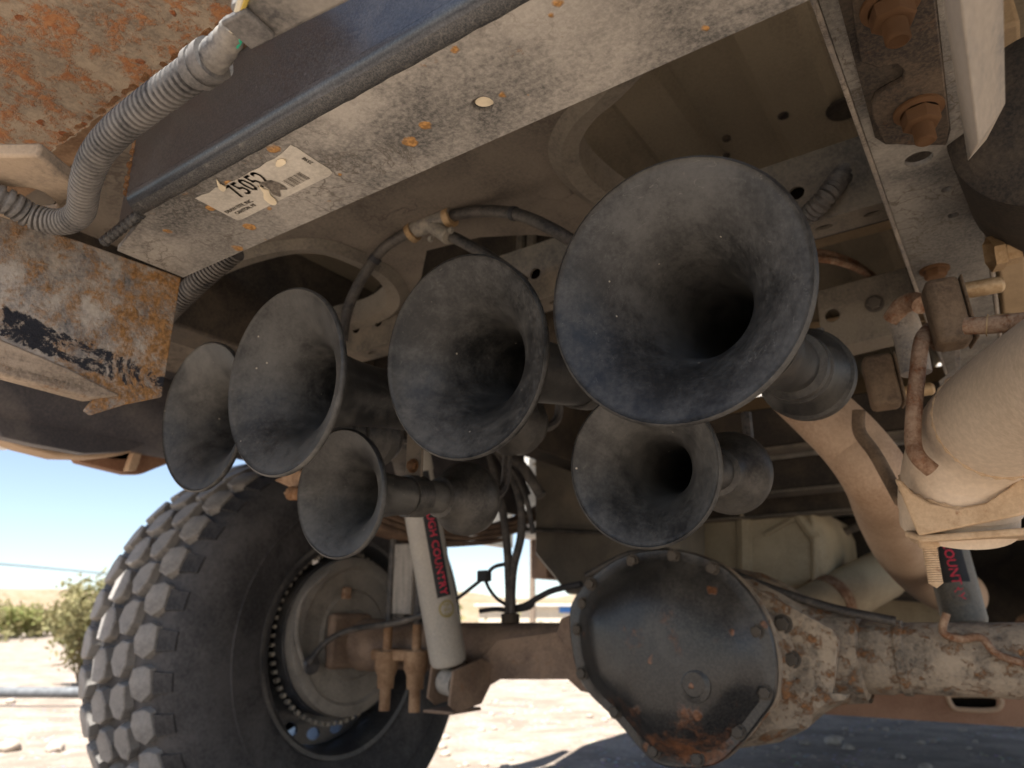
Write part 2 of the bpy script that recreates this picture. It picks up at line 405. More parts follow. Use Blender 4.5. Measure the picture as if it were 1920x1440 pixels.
M['ubolt'] = grime('orange_rusted_spring_plate', (.17, .09, .045), (.36, .235, .14), dl=.45, sc=22, bump=.4, bd=.002)
M['greyblock'] = grime('grey_lift_block', (.20, .185, .165), (.36, .325, .28), dl=.5, sc=20, bump=.25, streak=(4, 4, .6))
M['tyre'] = grime('dusty_tyre_rubber', (.017, .017, .019), (.085, .08, .079), dl=.5, sc=6, rough=.7, spec=.35, bump=.3, bd=.002, fine=90)
M['tread'] = grime('worn_dusty_tread', (.12, .113, .107), (.285, .268, .248), dl=.66, sc=16, rough=.8, bump=.4, bd=.002, fine=120)
M['rim'] = grime('dark_painted_rim', (.02, .022, .028), (.14, .13, .115), dl=.28, sc=9, rough=.35, spec=.55, bump=.15)
M['shock'] = grime('off_white_shock_paint', (.33, .315, .285), (.42, .38, .32), dl=.45, sc=9, rough=.45, bump=.08)
M['shock2'] = grime('grey_shock_paint', (.07, .068, .062), (.20, .18, .145), dl=.5, sc=9, rough=.4, bump=.08)
M['black'] = plain('black_print', (.02, .02, .022), .6)
M['red'] = plain('red_print', (.62, .035, .075), .5)
M['badge'] = plain('gold_print', (.26, .215, .09), .5)
M['greyink'] = plain('grey_print', (.14, .125, .10), .5)
M['bush'] = grime('pale_rubber_bush', (.22, .21, .195), (.40, .37, .32), dl=.5, sc=40, bump=.3)
M['tank'] = grime('tan_fuel_tank', (.27, .225, .15), (.44, .37, .255), dl=.55, sc=6, rough=.6, bump=.08)
M['greytank'] = grime('grey_plastic_tank', (.13, .115, .095), (.25, .215, .165), dl=.5, sc=8, rough=.5, bump=.15)
M['brownbeam'] = grime('red_brown_beam', (.22, .115, .07), (.36, .215, .14), dl=.5, sc=7, bump=.15)
M['fender'] = grime('dusty_black_fender_liner', (.045, .045, .055), (.15, .135, .13), dl=.35, sc=6, rough=.5, bump=.15)
M['tanlip'] = grime('tan_dusty_lip', (.38, .26, .17), (.52, .38, .26), dl=.6, sc=10, bump=.15)
M['sticker'] = grime('dirty_label_paper', (.44, .41, .355), (.61, .57, .495), dl=.55, sc=40, rough=.7, bump=.15, bd=.0005, rust=(.24, .19, .14), rl=.74, rsc=60)
M['cream'] = plain('cream_paper_back', (.78, .68, .50), .8)
M['ink'] = grime('faded_black_ink', (.060, .052, .045), (.34, .30, .25), dl=.42, sc=90, bump=.05)
M['brass'] = grime('brass_clamp', (.30, .19, .09), (.46, .33, .19), dl=.45, sc=50, rough=.5, metal=.3, bump=.3)
M['fitting'] = grime('dusty_grey_fitting', (.10, .10, .10), (.34, .30, .24), dl=.55, sc=40, bump=.25)
M['white_wire'] = plain('cream_wire', (.60, .55, .42), .5)
M['yellow_wire'] = plain('yellow_wire', (.55, .42, .10), .5)
M['green_wire'] = plain('green_wire', (.03, .40, .24), .45)
M['tape'] = grime('dusty_black_tape', (.06, .06, .065), (.27, .25, .22), dl=.6, sc=40, bump=.3)
M['spring'] = grime('brown_leaf_spring', (.10, .062, .045), (.26, .17, .11), dl=.45, sc=10, rust=(.38, .18, .07), rl=.68, bump=.25)
M['bodypaint'] = plain('white_body_paint', (.62, .60, .56), .35, .5)
M['wallpaint'] = plain('pale_render_wall', (.60, .52, .40), .85)
M['bluepanel'] = plain('blue_sheet', (.05, .16, .42), .6)
M['pipegrey'] = plain('grey_steel_pipe', (.12, .125, .13), .6)
M['wood'] = plain('weathered_pole_wood', (.20, .15, .11), .85)
M['line'] = plain('black_line', (.03, .03, .033), .6)
M['stem'] = plain('dry_stem', (.20, .15, .10), .85)

# ground
n = NT('desert_dirt')
a = n.noise(.35, 5, .6); b = n.noise(4, 8, .65); c = n.noise(60, 5, .7)
col = n.mix(n.ramp(a, .35, .65), (.27, .222, .178), (.33, .275, .222))
col = n.mix(n.ramp(b, .38, .62, 0, .75), col, (.155, .12, .094))
col = n.mix(n.ramp(c, .50, .60, 0, .65), col, (.15, .12, .10))
vo = n.node('ShaderNodeTexVoronoi'); vo.inputs['Scale'].default_value = 26; n.link(n.obj(), vo.inputs['Vector'])
pm = n.ramp(vo.outputs['Distance'], .18, .30, 1, 0)
pm = n.math('MULTIPLY', pm, n.ramp(n.noise(3, 3, .5, off=9), .45, .6))
col = n.mix(n.math('MULTIPLY', pm, .6), col, n.mix(.5, vo.outputs['Color'], (.42, .40, .38), 'MIX'))
n.bump(b, .5, .03); n.bump(c, .5, .008); n.bump(pm, .5, .012)
M['ground'] = n.set(Base_Color=col, Roughness=.95, Specular_IOR_Level=.15)
n = NT('dry_hill_scrub')
h1 = n.noise(.02, 6, .65); h2 = n.noise(.35, 4, .7)
col = n.mix(n.ramp(h1, .4, .6), (.25, .18, .13), (.19, .15, .095)); col = n.mix(n.ramp(h2, .5, .6, 0, .7), col, (.10, .105, .055))
M['hill'] = n.set(Base_Color=col, Roughness=1.0, Specular_IOR_Level=.05)
def leafmat(name, c1, c2):
    n = NT(name); col = n.mix(n.ramp(n.noise(9, 3, .6), .35, .65), c1, c2)
    tr = n.node('ShaderNodeBsdfTranslucent'); n.link(col, tr.inputs[0]); mx = n.node('ShaderNodeMixShader'); mx.inputs[0].default_value = .3
    m = n.set(Base_Color=col, Roughness=.7, Specular_IOR_Level=.2)
    n.link(n.b.outputs[0], mx.inputs[1]); n.link(tr.outputs[0], mx.inputs[2]); n.link(mx.outputs[0], n.out.inputs[0]); return m
M['leaf'] = leafmat('grey_green_leaf', (.15, .145, .06), (.26, .225, .11))
M['leaf2'] = leafmat('bright_scrub_leaf', (.13, .16, .04), (.25, .22, .09))
M['stone'] = grime('pale_stone', (.26, .22, .185), (.44, .37, .30), dl=.5, sc=20, bump=.4, bd=.003)

# ================================================================== THE SETTING
def gh(x, y):
    d = math.hypot(x, y); k = min(1, d/2.0)
    return (mnoise.fractal(V((x*.9, y*.9, 0)), 1.0, 2.0, 4)*.018 + mnoise.fractal(V((x*.12, y*.12, 5)), 1, 2, 3)*.10*min(1, max(0, (d-4)/10)))*k - .042
def axis_pts(n, near, far):
    out = []
    for i in range(-n, n+1):
        t = i/n; out.append(math.copysign(near*abs(t)*1.0 + (far-near)*abs(t)**5, t))
    return out
xs = axis_pts(150, 9, 900); mb = MB(); N = len(xs)
mb.v = [V((x, y+2, gh(x, y+2))) for y in xs for x in xs]
mb.f = [(j*N+i, j*N+i+1, (j+1)*N+i+1, (j+1)*N+i) for j in range(N-1) for i in range(N-1)]
o = solo('ground', mb, M['ground'], None, None, loc=(0, 0, 0), ang=80, kind='structure')
# hills far to the left
mb = MB(); K = 120; J = 14; vs = []
for j in range(J):
    for k in range(K):
        a = R(20 + 150*k/(K-1)); r = 260 + j*28
        px, py = r*math.cos(a)*1.0, r*math.sin(a)
        hgt = (math.sin(PI*min(1, j/(J-1)*1.0)))**1.2*(9.5 + 7*mnoise.fractal(V((px*.011, py*.011, 2)), 1, 2, 4) + 5*max(0, math.cos(a-R(142))))
        vs.append(V((px, py, -.6 + max(0, hgt))))
mb.add(vs, [(j*K+k, j*K+k+1, (j+1)*K+k+1, (j+1)*K+k) for j in range(J-1) for k in range(K-1)])
solo('hills', mb, M['hill'], None, None, loc=(0, 0, 0), ang=80, kind='structure')

# ================================================================== BED AND CHASSIS
bed = thing('truck_bed', 'dusty ribbed steel truck bed floor seen from below, above the trumpet horns', 'truck bed', (-.5, 1.2, 1.2))
mb = MB(); x = -1.62
sec = []
while x < .62:
    sec += [(x, 1.27), (x+.085, 1.27), (x+.10, 1.255), (x+.175, 1.255)]; x += .19
mb.loft([[V((a, y, z)) for a, z in sec] + [V((a, y, z+.03)) for a, z in reversed(sec)] for y in (.12, 2.45)])
part('floor_panel', mb, M['bed'], bed, bevel=0)
for (x, y), r_ in (((1582, 203), .026), ((1468, 215), .008), ((1362, 258), .007), ((1362, 290), .006)):
    p = at(x, y, Z=1.256); mb = MB(); mb.lathe([(0, r_), (.004, r_*.95), (.006, r_*.6), (.003, 0)], p, (0, 0, -1), 24, cap=False); part('floor_plug', mb, M['dark'], bed)
for yy, z0 in ((1.23, 1.19), (1.85, 1.19), (2.42, 1.12), (.30, 1.17)):
    mb = MB(); mb.box((-1.55, yy, z0), (.55, yy+.075, 1.253)); mb.box((-1.55, yy-.02, z0-.004), (.55, yy+.095, z0+.004))
    part('floor_sill', mb, M['bedrail'], bed, bevel=.004)
for sx, sgn in ((-1.72, 1), (.70, -1)):
    mb = MB(); prof = [(.12, .86), (.62, .86), (.66, .92), (.76, 1.04), (.95, 1.16), (1.37, 1.21), (1.79, 1.14), (1.99, 1.0), (2.08, .80), (2.45, .80), (2.45, 1.72), (.12, 1.72)]
    mb.prism([(sx, y, z) for y, z in prof], (.045*sgn, 0, 0)); part('bed_side', mb, M['bodypaint'], bed, bevel=.006)
    mb = MB()           # wheel housing
    arc = [(math.cos(R(t)), math.sin(R(t))) for t in range(30, 151, 12)]
    x0, x1 = (sx, sx+.46*sgn)
    mb.loft([[V((xx, 1.37+(.66+d)*ca, .60+(.62+d)*sa)) for ca, sa in arc] + [V((xx, 1.37+(.645+d)*ca, .60+(.605+d)*sa)) for ca, sa in reversed(arc)] for xx, d in ((x0, 0), (x1, -.0))])
    part('wheel_housing', mb, M['fender'], bed)
mb = MB(); mb.box((-1.305, .86, .84), (-1.29, 1.95, 1.22)); part('inner_wheel_well', mb, M['fender'], bed)
mb = MB(); mb.box((-1.67, .08, 1.16), (.65, .11, 1.72)); part('tailgate', mb, M['bodypaint'], bed, bevel=.006)  # out of view; lower edge extended down to block sun from hitch and horns

cab = thing('truck_cab', 'white truck cab and rocker panel seen from below beyond the axle', 'truck cab', (-.5, 3.8, .7))
mb = MB(); mb.box((-1.68, 2.5, .84), (.68, 6.2, 1.9)); part('cab_body', mb, M['bodypaint'], cab, bevel=.02)
mb = MB(); mb.box((-1.5, 2.52, .80), (.5, 6.0, .838)); part('floor_pan', mb, M['dark'], cab)
for sx in (-1.66, .58):
    mb = MB(); mb.box((sx, 2.55, .685), (sx+.08, 4.6, .86)); part('rocker_panel', mb, M['spring'], cab, bevel=.006)

# right frame rail with its mounting plates
rail = thing('frame_rail', 'dusty grey steel frame rail with two rusty studs running away on the right', 'frame rail', (-.008, 1.4, .92), 'frame rails of the truck')
Zr = .92
mb = MB()
mb.prism([(-.046, .2, Zr), (.030, .2, Zr), (.030, 3.6, Zr), (-.046, 3.6, Zr)], (0, 0, .005),
         holes=[ell((.0045, .742, Zr), (.0052, 0, 0), (0, .006, 0), 14), ell((.0055, .80, Zr), (.0052, 0, 0), (0, .006, 0), 14),
                ell((-.012, .672, Zr), (.012, 0, 0), (0, .012, 0), 16)])
part('bottom_flange', mb, M['rail'], rail)
mb = MB(); mb.box((.0305, .2, Zr+.001), (.036, 3.6, 1.12)); part('web', mb, M['railside'], rail, bevel=.002)
mb = MB(); mb.box((-.0505, .2, Zr-.003), (-.0465, 3.6, Zr+.012)); part('flange_lip', mb, M['railside'], rail, bevel=.001)
mb = MB(); mb.box((-.046, .2, 1.122), (.036, 3.6, 1.128)); part('top_flange', mb, M['railside'], rail)
for k in range(0, 9):
    pass
# mount plate under the flange, with the rounded notch
dk = [at(x, y, Z=Zr-.002) for x, y in ((1556, -60), (1640, 255), (1660, 268), (1775, 266), (1782, 240), (1750, -60))]
mb = MB(); mb.prism(dk, (0, 0, -.0015)); part('recess_shade_plate', mb, M['recess_shade'], rail)  # dark sheet added under the flange to paint the recess shadow
pl = [at(x, y, Z=Zr-.004) for x, y in ((1590, -60), (1600, 30), (1612, 105), (1645, 116), (1680, 108), (1694, 122), (1690, 142), (1660, 158), (1640, 172), (1632, 190), (1636, 215), (1655, 258), (1700, 262), (1772, 262), (1778, 225), (1745, -60))]
mb = MB(); mb.prism([(p.x, p.y, p.z) for p in pl], (0, 0, -.006)); part('mount_plate', mb, M['railplate'], rail, bevel=.0012)
for (x, y), s in (((1668, 8), .0128), ((1722, 205), .0128)):
    p = at(x, y, Z=Zr-.010); inst('stud', 'stud', stud_mesh, M['rustbolt'], rail, frame(p, (.02, .02, -1), .4, s))
p = at(1752, 505, Z=Zr); inst('bolt', 'bolt', bolt_mesh, M['rustbolt'], rail, frame(p, (0, 0, -1), .2, .013))
mb = MB(); mb.box((-1.0, .3, .92), (-.93, 3.6, 1.12)); 
lr = solo('frame_rail', mb, M['dark'], 'dark frame rail on the far left above the leaf spring', 'frame rail', loc=(-.965, 1.9, 1.0), group='frame rails of the truck', bevel=.004)

# rear crossmember with two big oval openings
cm = thing('rear_crossmember', 'mud cracked sheet crossmember with two large oval openings behind the hitch bar', 'crossmember', (-.55, .7, 1.0))
Zc = 1.0
rimr = catmull([at(x, y, Z=Zc) for x, y in ((1330, -20), (1240, 90), (1165, 172), (1112, 218), (1086, 265), (1094, 308), (1130, 348), (1200, 400))], 6)
h_l = smoothloop([at(x, y, Z=Zc) for x, y in ((500, 480), (590, 468), (665, 492), (712, 522), (726, 560), (690, 590), (610, 610), (500, 640), (380, 640), (330, 580), (400, 520))], 4)
outer = [V((-1.35, .27, Zc)), V((rimr[0].x, .27, Zc))] + rimr + [at(1100, 452, Z=Zc), at(1000, 440, Z=Zc), at(900, 445, Z=Zc), at(800, 470, Z=Zc), at(790, 520, Z=Zc), V((-1.0, .95, Zc)), V((-1.35, 1.02, Zc))]
mb = MB(); mb.prism(outer, (0, 0, .005), holes=[h_l]); part('cross_panel', mb, M['cross'], cm)
def rimstrip(h, closed):
    n_ = len(h); mb = MB(); rg = [[], [], [], []]
    cc = sum(h_l, V())/len(h_l) if closed else at(1420, 200, Z=Zc)
    for p in h:
        o_ = (p-cc).normalized()
        for q, r_ in zip(rg, (p+o_*.034+V((0, 0, -.0005)), p+o_*.020+V((0, 0, -.010)), p+V((0, 0, -.006)), p-o_*.004+V((0, 0, .03)))): q.append(r_)
    for a_, b_ in zip(rg, rg[1:]):
        k = len(mb.v); mb.v += a_+b_; mb.f += [(k+i, k+(i+1) % n_, k+n_+(i+1) % n_, k+n_+i) for i in range(n_ if closed else n_-1)]
    part('opening_rim', mb, M['channel2'], cm)
rimstrip(h_l, True); rimstrip(rimr, False)
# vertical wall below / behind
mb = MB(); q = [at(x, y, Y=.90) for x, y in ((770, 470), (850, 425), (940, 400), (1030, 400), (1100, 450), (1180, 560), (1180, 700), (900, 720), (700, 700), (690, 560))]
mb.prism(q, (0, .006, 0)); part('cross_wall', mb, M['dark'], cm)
for (x, y) in ((1015, 378), (920, 420), (1050, 480), (1018, 556)):
    p = at(x, y, Y=.893); inst('plug', 'bolt', bolt_mesh, M['coverbolt'], cm, frame(p, (0, -1, 0), 0, .007))
for x, wd in ((978, 16), (998, 14)):
    a_, b_ = at(x, 425, Y=.88), at(x-8, 640, Y=.88); mb = MB(); mb.tube([a_, b_], .008, 8, smooth=False); part('brace', mb, M['channel'], cm)

# perforated channel carrying the horns
ch = thing('horn_mount_channel', 'grey perforated steel channel with round holes behind the horns', 'channel', (-.4, .79, .97))
mb = MB(); hz = []; x = -.86
while x < -.06:
    hz.append(ell((x, .785, .992), (.0088, 0, 0), (0, 0, .0088), 16)); x += .0515
mb.prism([(-.95, .785, .953), (-.052, .785, .953), (-.052, .785, 1.035), (-.95, .785, 1.035)], (0, .004, 0), holes=hz)
part('face', mb, M['channel'], ch)
mb = MB(); hz = []; x = -.84
while x < -.06:
    hz.append(ell((x, .806, .95), (.010, 0, 0), (0, .005, 0), 14)); x += .0515
mb.prism([(-.95, .785, .949), (-.052, .785, .949), (-.052, .826, .949), (-.95, .826, .949)], (0, 0, .004), holes=hz); part('bottom_flange', mb, M['channel'], ch)
mb = MB(); mb.box((-.95, .785, 1.035), (-.052, .826, 1.039)); part('top_flange', mb, M['channel'], ch)
mb = MB(); mb.box((-.95, .827, .95), (-.052, .831, 1.038)); part('back_face', mb, M['dark'], ch)
mb = MB(); mb.tube([at(1640, 262, Y=.86), at(1590, 315, Y=.80), at(1548, 370, Y=.77), at(1500, 420, Y=.8)], lambda l, t: .011 + .0012*math.sin(l*2*PI/.006), 12, step=.0015)
solo('corrugated_conduit', mb, M['conduit_dark'], 'dark corrugated conduit crossing in front of the perforated channel beside the rail', 'conduit')

# ================================================================== HITCH
hb = thing('tow_hitch_bar', 'long dusty tow hitch crossbar with a black rear face tinted with painted sky blue and rounded lower edge', 'tow hitch', (-.35, .3, .85))
Xl, Xr = -.566, -.035
prof = [(.356, .850), (.285, .850)]
prof_bend = [(.285, .850)] + [(.285-.038*math.sin(R(a)), .850+.030*(1-math.cos(R(a)))) for a in range(15, 91, 15)]
mb = MB()
pr = [(.356, .8500), (.285, .8500), (.285, .857), (.356, .857)]
hole = at(905, 197, Z=.85)
mb.prism([(-.648, .355, .85), (-.648, .288, .85), (-.57, .27, .85), (Xl, .2645, .85), (Xr, .2645, .85), (Xr, .355, .85)], (0, 0, .006), holes=[ell((hole.x, hole.y, .85), (.0075, 0, 0), (0, .0075, 0), 18)])
part('bottom_flange', mb, M['hitch'], hb, bevel=.0012)
def strip(pr, x0, x1, nx):
    m = MB(); K = len(pr)
    for i in range(nx+1):
        x = x0+(x1-x0)*i/nx; m.v += [V((x, y, z)) for y, z in pr]
    m.f = [(i*K+k, i*K+k+1, (i+1)*K+k+1, (i+1)*K+k) for i in range(nx) for k in range(K-1)]
    return m
mb = MB()
bend = [(.2655, .8492)] + [(.264-.0135*math.sin(R(a)), .8490+.0135*(1-math.cos(R(a)))) for a in range(0, 91, 10)]
inn = [(y+.006, z+.004) for y, z in reversed(bend)]
loop = bend[:6]+inn[-6:]
loop2 = bend[5:]+inn[:5]
m2 = MB(); rings = []
for i in range(161):
    x = Xl+(Xr-Xl)*i/160
    j = mnoise.fractal(V((x*60, 0, 0)), 1, 2, 3)*.0010
    rings.append([V((x, y + (j if k == 0 else 0), z)) for k, (y, z) in enumerate(loop)])
m2.loft(rings); part('bend', m2, M['hitch_bend'], hb, ang=60)
m3 = MB(); m3.loft([[V((x, y, z)) for y, z in loop2] for x in (Xl, Xr)]); part('upper_bend', m3, M['hitch_face'], hb, ang=60)
y0, z0 = bend[-1]
mb.prism([(Xl, y0, z0+.0002), (Xl, y0-.001, .932), (Xr, y0-.001, .932), (Xr, y0, z0+.0002)], (0, .006, 0)); part('rear_face', mb, M['hitch_face'], hb)
mb = MB(); mb.box((Xl, y0+.001, .9325), (Xr, .355, .938)); part('top_flange', mb, M['hitch_face'], hb)
mb = MB(); mb.box((Xl-.055, .272, .8565), (Xl-.004, .277, .932)); part('inner_web', mb, M['hitch_face'], hb, bevel=.002)
mb = MB()
mb.tube([V((Xl-.002, .2515+.0012*math.sin(i*1.9), .862+.068*i/14)) for i in range(15)], lambda l, t: .0028+.0009*math.sin(l*900), 8); part('weld', mb, M['rustbolt'], hb)
mb = MB(); mb.tube([V((Xl-.075+.0068*i, .2725-.0007*i, .8505)) for i in range(12)], lambda l, t: .004+.0014*math.sin(l*700), 8); part('weld', mb, M['hitch_bend'], hb)
mb = MB()
mb.add([V(p) for p in ell((hole.x+.001, hole.y+.001, .8530), (.0064, .001, 0), (0, .0052, 0), 16)], [tuple(range(16))])
part('hole_disc', mb, M['cream'], hb, label='cream coloured disc in the flange hole')  # flat cream disc set just inside the flange hole
# left side plate, with bent lip and broken corner
Xp = -.648
spl = [at(x, y, X=Xp) for x, y in ((340, 520), (304, 744), (240, 757), (175, 777), (162, 768), (178, 748), (150, 735), (0, 640), (-260, 560), (-260, 330), (0, 405), (150, 452))]
mb = MB(); mb.prism(spl, (-.008, 0, 0)); part('side_plate', mb, M['plate'], hb, label='rusty side plate with orange rust and flaking black paint', bevel=.0012)
lp = [at(x, y, X=Xp+.0035) for x, y in ((-260, 548), (0, 634), (130, 690), (228, 742), (170, 748), (0, 702), (-260, 634))]
mb = MB(); mb.prism(lp, (-.016, 0, 0)); part('plate_lip', mb, M['lip'], hb, bevel=.002)
# right hanging plate
rp = [at(x, y, X=.022) for x, y in ((1742, -60), (1748, 60), (1812, 302), (1824, 290), (1872, 205), (1886, 190), (1880, -60))]
mb = MB()
Xa = .016
rp = [V((Xa, .30, .905)), V((Xa, at(1815, 302, X=Xa).y, at(1815, 302, X=Xa).z)), V((Xa, at(1885, 195, X=Xa).y, at(1885, 195, X=Xa).z)), V((Xa, .30, at(1885, 195, X=Xa).z-.006))]
rp = [at(1752, -40, X=Xa), at(1815, 302, X=Xa), at(1885, 192, X=Xa), at(1878, -40, X=Xa)]
hp0 = [at(x, y, X=.016) for x, y in ((1728, -260), (1815, 302), (1834, 270), (1770, -260))]
hp1 = [at(x, y, X=.034) for x, y in ((1790, -260), (1850, 262), (1885, 194), (1876, -260))]
mb.loft([hp0, hp1]); part('hanging_plate', mb, M['hang'], hb, label='pale grey end plate with a chamfered lower corner', bevel=.0008, ang=20)
# tab for the safety chain
tab = thing('safety_chain_tab', 'dusty steel safety chain tab with a round eye behind the grey corrugated conduit', 'bracket', at(60, 330, Z=.845))
tz = .846
out_ = [at(x, y, Z=tz) for x, y in ((-120, 288), (0, 293), (72, 292), (100, 315), (150, 355), (175, 395), (150, 425), (80, 430), (0, 425), (-120, 400))]
eye = smoothloop([at(x, y, Z=tz) for x, y in ((-40, 352), (20, 352), (70, 358), (103, 380), (100, 402), (60, 408), (0, 400), (-45, 385))], 3)
mb = MB(); mb.prism(out_, (0, 0, .012), holes=[eye]); part('tab_plate', mb, M['tab'], tab, bevel=.0025)
# label
st = thing('part_number_label', 'torn cream paper label with a barcode and black part number under the hitch bar', 'label', at(495, 340, Z=.8495))
zs = .8494
sp = [(366, 372), (378, 366), (392, 362), (404, 352), (420, 350), (430, 342), (441, 338), (452, 333), (470, 322), (486, 315), (500, 304), (515, 298), (528, 288), (536, 281), (545, 272), (556, 277), (598, 305), (619, 318), (623, 324), (618, 330), (540, 368), (455, 411), (446, 413), (440, 411), (400, 390)]
SP = [at(x, y, Z=zs) for x, y in sp]
mb = MB(); mb.prism(SP, (0, 0, .0003)); part('paper', mb, M['sticker'], st)
A_ = at(447, 413, Z=zs-.0004); B_ = at(623, 325, Z=zs-.0004); U = (B_-A_); LU = U.length; U.normalize()
W_ = (at(366, 372, Z=zs-.0004)-A_); W_ -= U*W_.dot(U); LW = W_.length; W_.normalize()
def text_mesh(txt, size):
    cu = bpy.data.curves.new('t', 'FONT'); cu.body = txt; cu.size = size; cu.resolution_u = 2
    ob = bpy.data.objects.new('t', cu); C.objects.link(ob)
    bpy.context.view_layer.update()
    me = bpy.data.meshes.new_from_object(ob.evaluated_get(bpy.context.evaluated_depsgraph_get()))
    vs = [V(v.co) for v in me.vertices]; fs = [tuple(p.vertices) for p in me.polygons]
    bpy.data.objects.remove(ob); bpy.data.curves.remove(cu); bpy.data.meshes.remove(me)
    return vs, fs
def flat_text(txt, size, u, v, rot=0, sx=1, bold=0):
    vs, fs = text_mesh(txt, size); m = MB(); cr, sr = math.cos(rot), math.sin(rot)
    for du, dv in (((0, 0),) if not bold else ((0, 0), (bold, 0), (0, bold))):
        m.add([A_ + U*(u+(p.x*sx*cr-p.y*sr)+du) + W_*(v+p.x*sx*sr+p.y*cr+dv) for p in vs], fs)
    return m
q = LU/.115
part('number_print', flat_text('75052', .0255, .0310, .0196, R(-1), .66, .0005), M['ink'], st, bevel=None)
mb = flat_text('DRAW-TITE, INC.', .0054, .0016, .0118, R(-2), .82, .00025); m_ = flat_text('CANTON, MI', .0054, .0071, .0058, R(-1), .80, .00025); mb.add(m_.v, m_.f)
part('maker_print', mb, M['ink'], st, bevel=None)
part('date_print', flat_text('2598', .0052, .1180, .0172, R(92), .85, .0002), M['ink'], st, bevel=None)
mb = MB(); u = .0785; rnd = random.Random(3)
while u < .100:
    wd = rnd.choice((.0003, .0004, .0007)); v0, v1 = .0052, .0157
    mb.add([A_+U*u+W_*v0, A_+U*(u+wd)+W_*v0, A_+U*(u+wd)+W_*v1, A_+U*u+W_*v1], [(0, 1, 2, 3)]); u += wd + rnd.choice((.0006, .0008, .0011))
part('barcode', mb, M['ink'], st, bevel=None)
mb = MB(); smear = smoothloop([at(x, y, Z=zs-.0006) for x, y in ((486, 344), (497, 340), (509, 339), (526, 345), (539, 355), (525, 357), (526, 369), (511, 364), (505, 355), (490, 347))], 3); mb.add(smear, [tuple(range(len(smear)))]); part('smear', mb, M['ink'], st, bevel=None)
for pts in ([(485, 347), (496, 355), (504, 356), (507, 365), (516, 373), (519, 381), (510, 383), (495, 372), (494, 361)], [(406, 335), (413, 345), (424, 350), (420, 358), (410, 352)], [(520, 300), (532, 298), (536, 305), (524, 312), (517, 309)]):
    P3 = smoothloop([at(x, y, Z=zs-.0009) for x, y in pts], 2); mb = MB(); mb.prism(P3, (0, 0, -.0008)); part('torn_flake', mb, M['cream'], st, label='curled cream flake of torn paper')

# rust speckled plate above
bp = thing('bumper_plate', 'rust speckled grey steel plate with a ragged edge at the upper left', 'steel plate', (-.5, -.1, .93))
zb = .955
e0, e1 = at(80, 297, Z=zb), at(428, 46, Z=zb); edge = []
ext0 = e0 + (e0-e1)*1.2; ext1 = e1 + (e1-e0)*.22
for i in range(140):
    t = i/139; p = ext0.lerp(ext1, t)
    p.y += mnoise.fractal(V((t*45, 1, 0)), 1, 2, 4)*.004; p.z += mnoise.noise(V((t*60, 4, 0)))*.0015; edge.append(p)
mb = MB(); mb.prism(edge + [V((ext1.x, -.02, zb)), V((ext0.x, -.16, zb))], (0, 0, .006)); part('skin', mb, M['bumper'], bp)
mb = MB(); rings = []
for i in range(0, 139):
    p = edge[i]; r = .0035+.002*mnoise.noise(V((i*.8, 0, 0)))
    rings.append([p + V((0, -.004 + math.cos(a)*r*1.2, .003+math.sin(a)*r)) for a in (0, 1.05, 2.1, 3.14, 4.19, 5.24)])
mb.loft(rings); part('ragged_edge', mb, M['rustbolt'], bp)
mb = MB(); a0, a1 = ext0 + V((0, .012, .03)), ext1 + V((0, .012, .03)); mb.prism([a0, a1, a1+V((0, .03, .004)), a0+V((0, .03, .004))], (0, 0, .004)); part('back_strip', mb, M['ubolt'], bp)

# conduits and wiring
def corr(pts, r, amp=.0016, pitch=.0052, seam=None, gap=.22):
    m = MB(); m.tube(pts, lambda l, t: r + amp*(1 if math.sin(l*2*PI/pitch) > -.1 else -1.1), 18, res=24, step=pitch/6, seam=seam, gap=gap if seam else 0, cap=seam is None); return m
zc_ = .825
wl = thing('split_conduit_loom', 'grey corrugated split conduit curving across the hitch bar to taped wires', 'conduit', at(170, 330, Z=zc_))
cpts = [at(*p) if len(p) == 2 else at(p[0], p[1], Z=p[2]) for p in ((-90, 352, .835), (0, 372, .832), (60, 405, .828), (115, 416, .824), (150, 398, .822), (160, 345, .822), (180, 292, .822), (222, 243, .822), (280, 196, .822), (340, 152, .822), (395, 113, .822))]
part('conduit', corr(cpts, .0090, seam=(-.3, -.6, .65)), M['conduit'], wl, ang=75)
mb = MB(); mb.tube(cpts, .0069, 12); part('loom_core', mb, M['line'], wl)
dirv = (cpts[-1]-cpts[-2]).normalized(); e = cpts[-1]
mb = MB(); mb.lathe([(-.012, .0112), (-.012, .0126), (-.007, .0126), (-.007, .0115), (-.003, .0115), (-.003, .0126), (.003, .0126), (.003, .010)], e, dirv, 24); part('end_clip', mb, M['conduit'], wl)
t1 = at(425, 78, Z=.822); t2 = at(442, 48, Z=.822)
mb = MB(); mb.tube([e, e.lerp(t1, .6), t1, t2], lambda l, t: .0098-.003*(l/t) + .0004*math.sin(l*900), 14); part('tape_wrap', mb, M['tape'], wl)
for (pts, mt, nm) in (([(428, 78), (438, 50), (448, 20), (458, -20)], 'white_wire', 'white_wire'), ([(436, 74), (446, 50), (452, 18), (466, -20)], 'yellow_wire', 'yellow_wire'), ([(440, 86), (450, 70), (449, 50), (452, 20)], 'green_wire', 'green_wire')):
    mb = MB(); mb.tube([at(x, y, Z=.818) for x, y in pts], .0022, 8); part(nm, mb, M[mt], wl)
cn = thing('wiring_connector', 'grey plastic wiring connector hanging at the top edge beside the taped wires', 'connector', at(505, 10, Z=.80))
mb = MB(); c0, c1 = at(468, 22, Z=.83), at(585, -40, Z=.83); ax = (c1-c0).normalized(); sd = ax.cross(V((0, 0, 1))).normalized(); uu = sd.cross(ax)
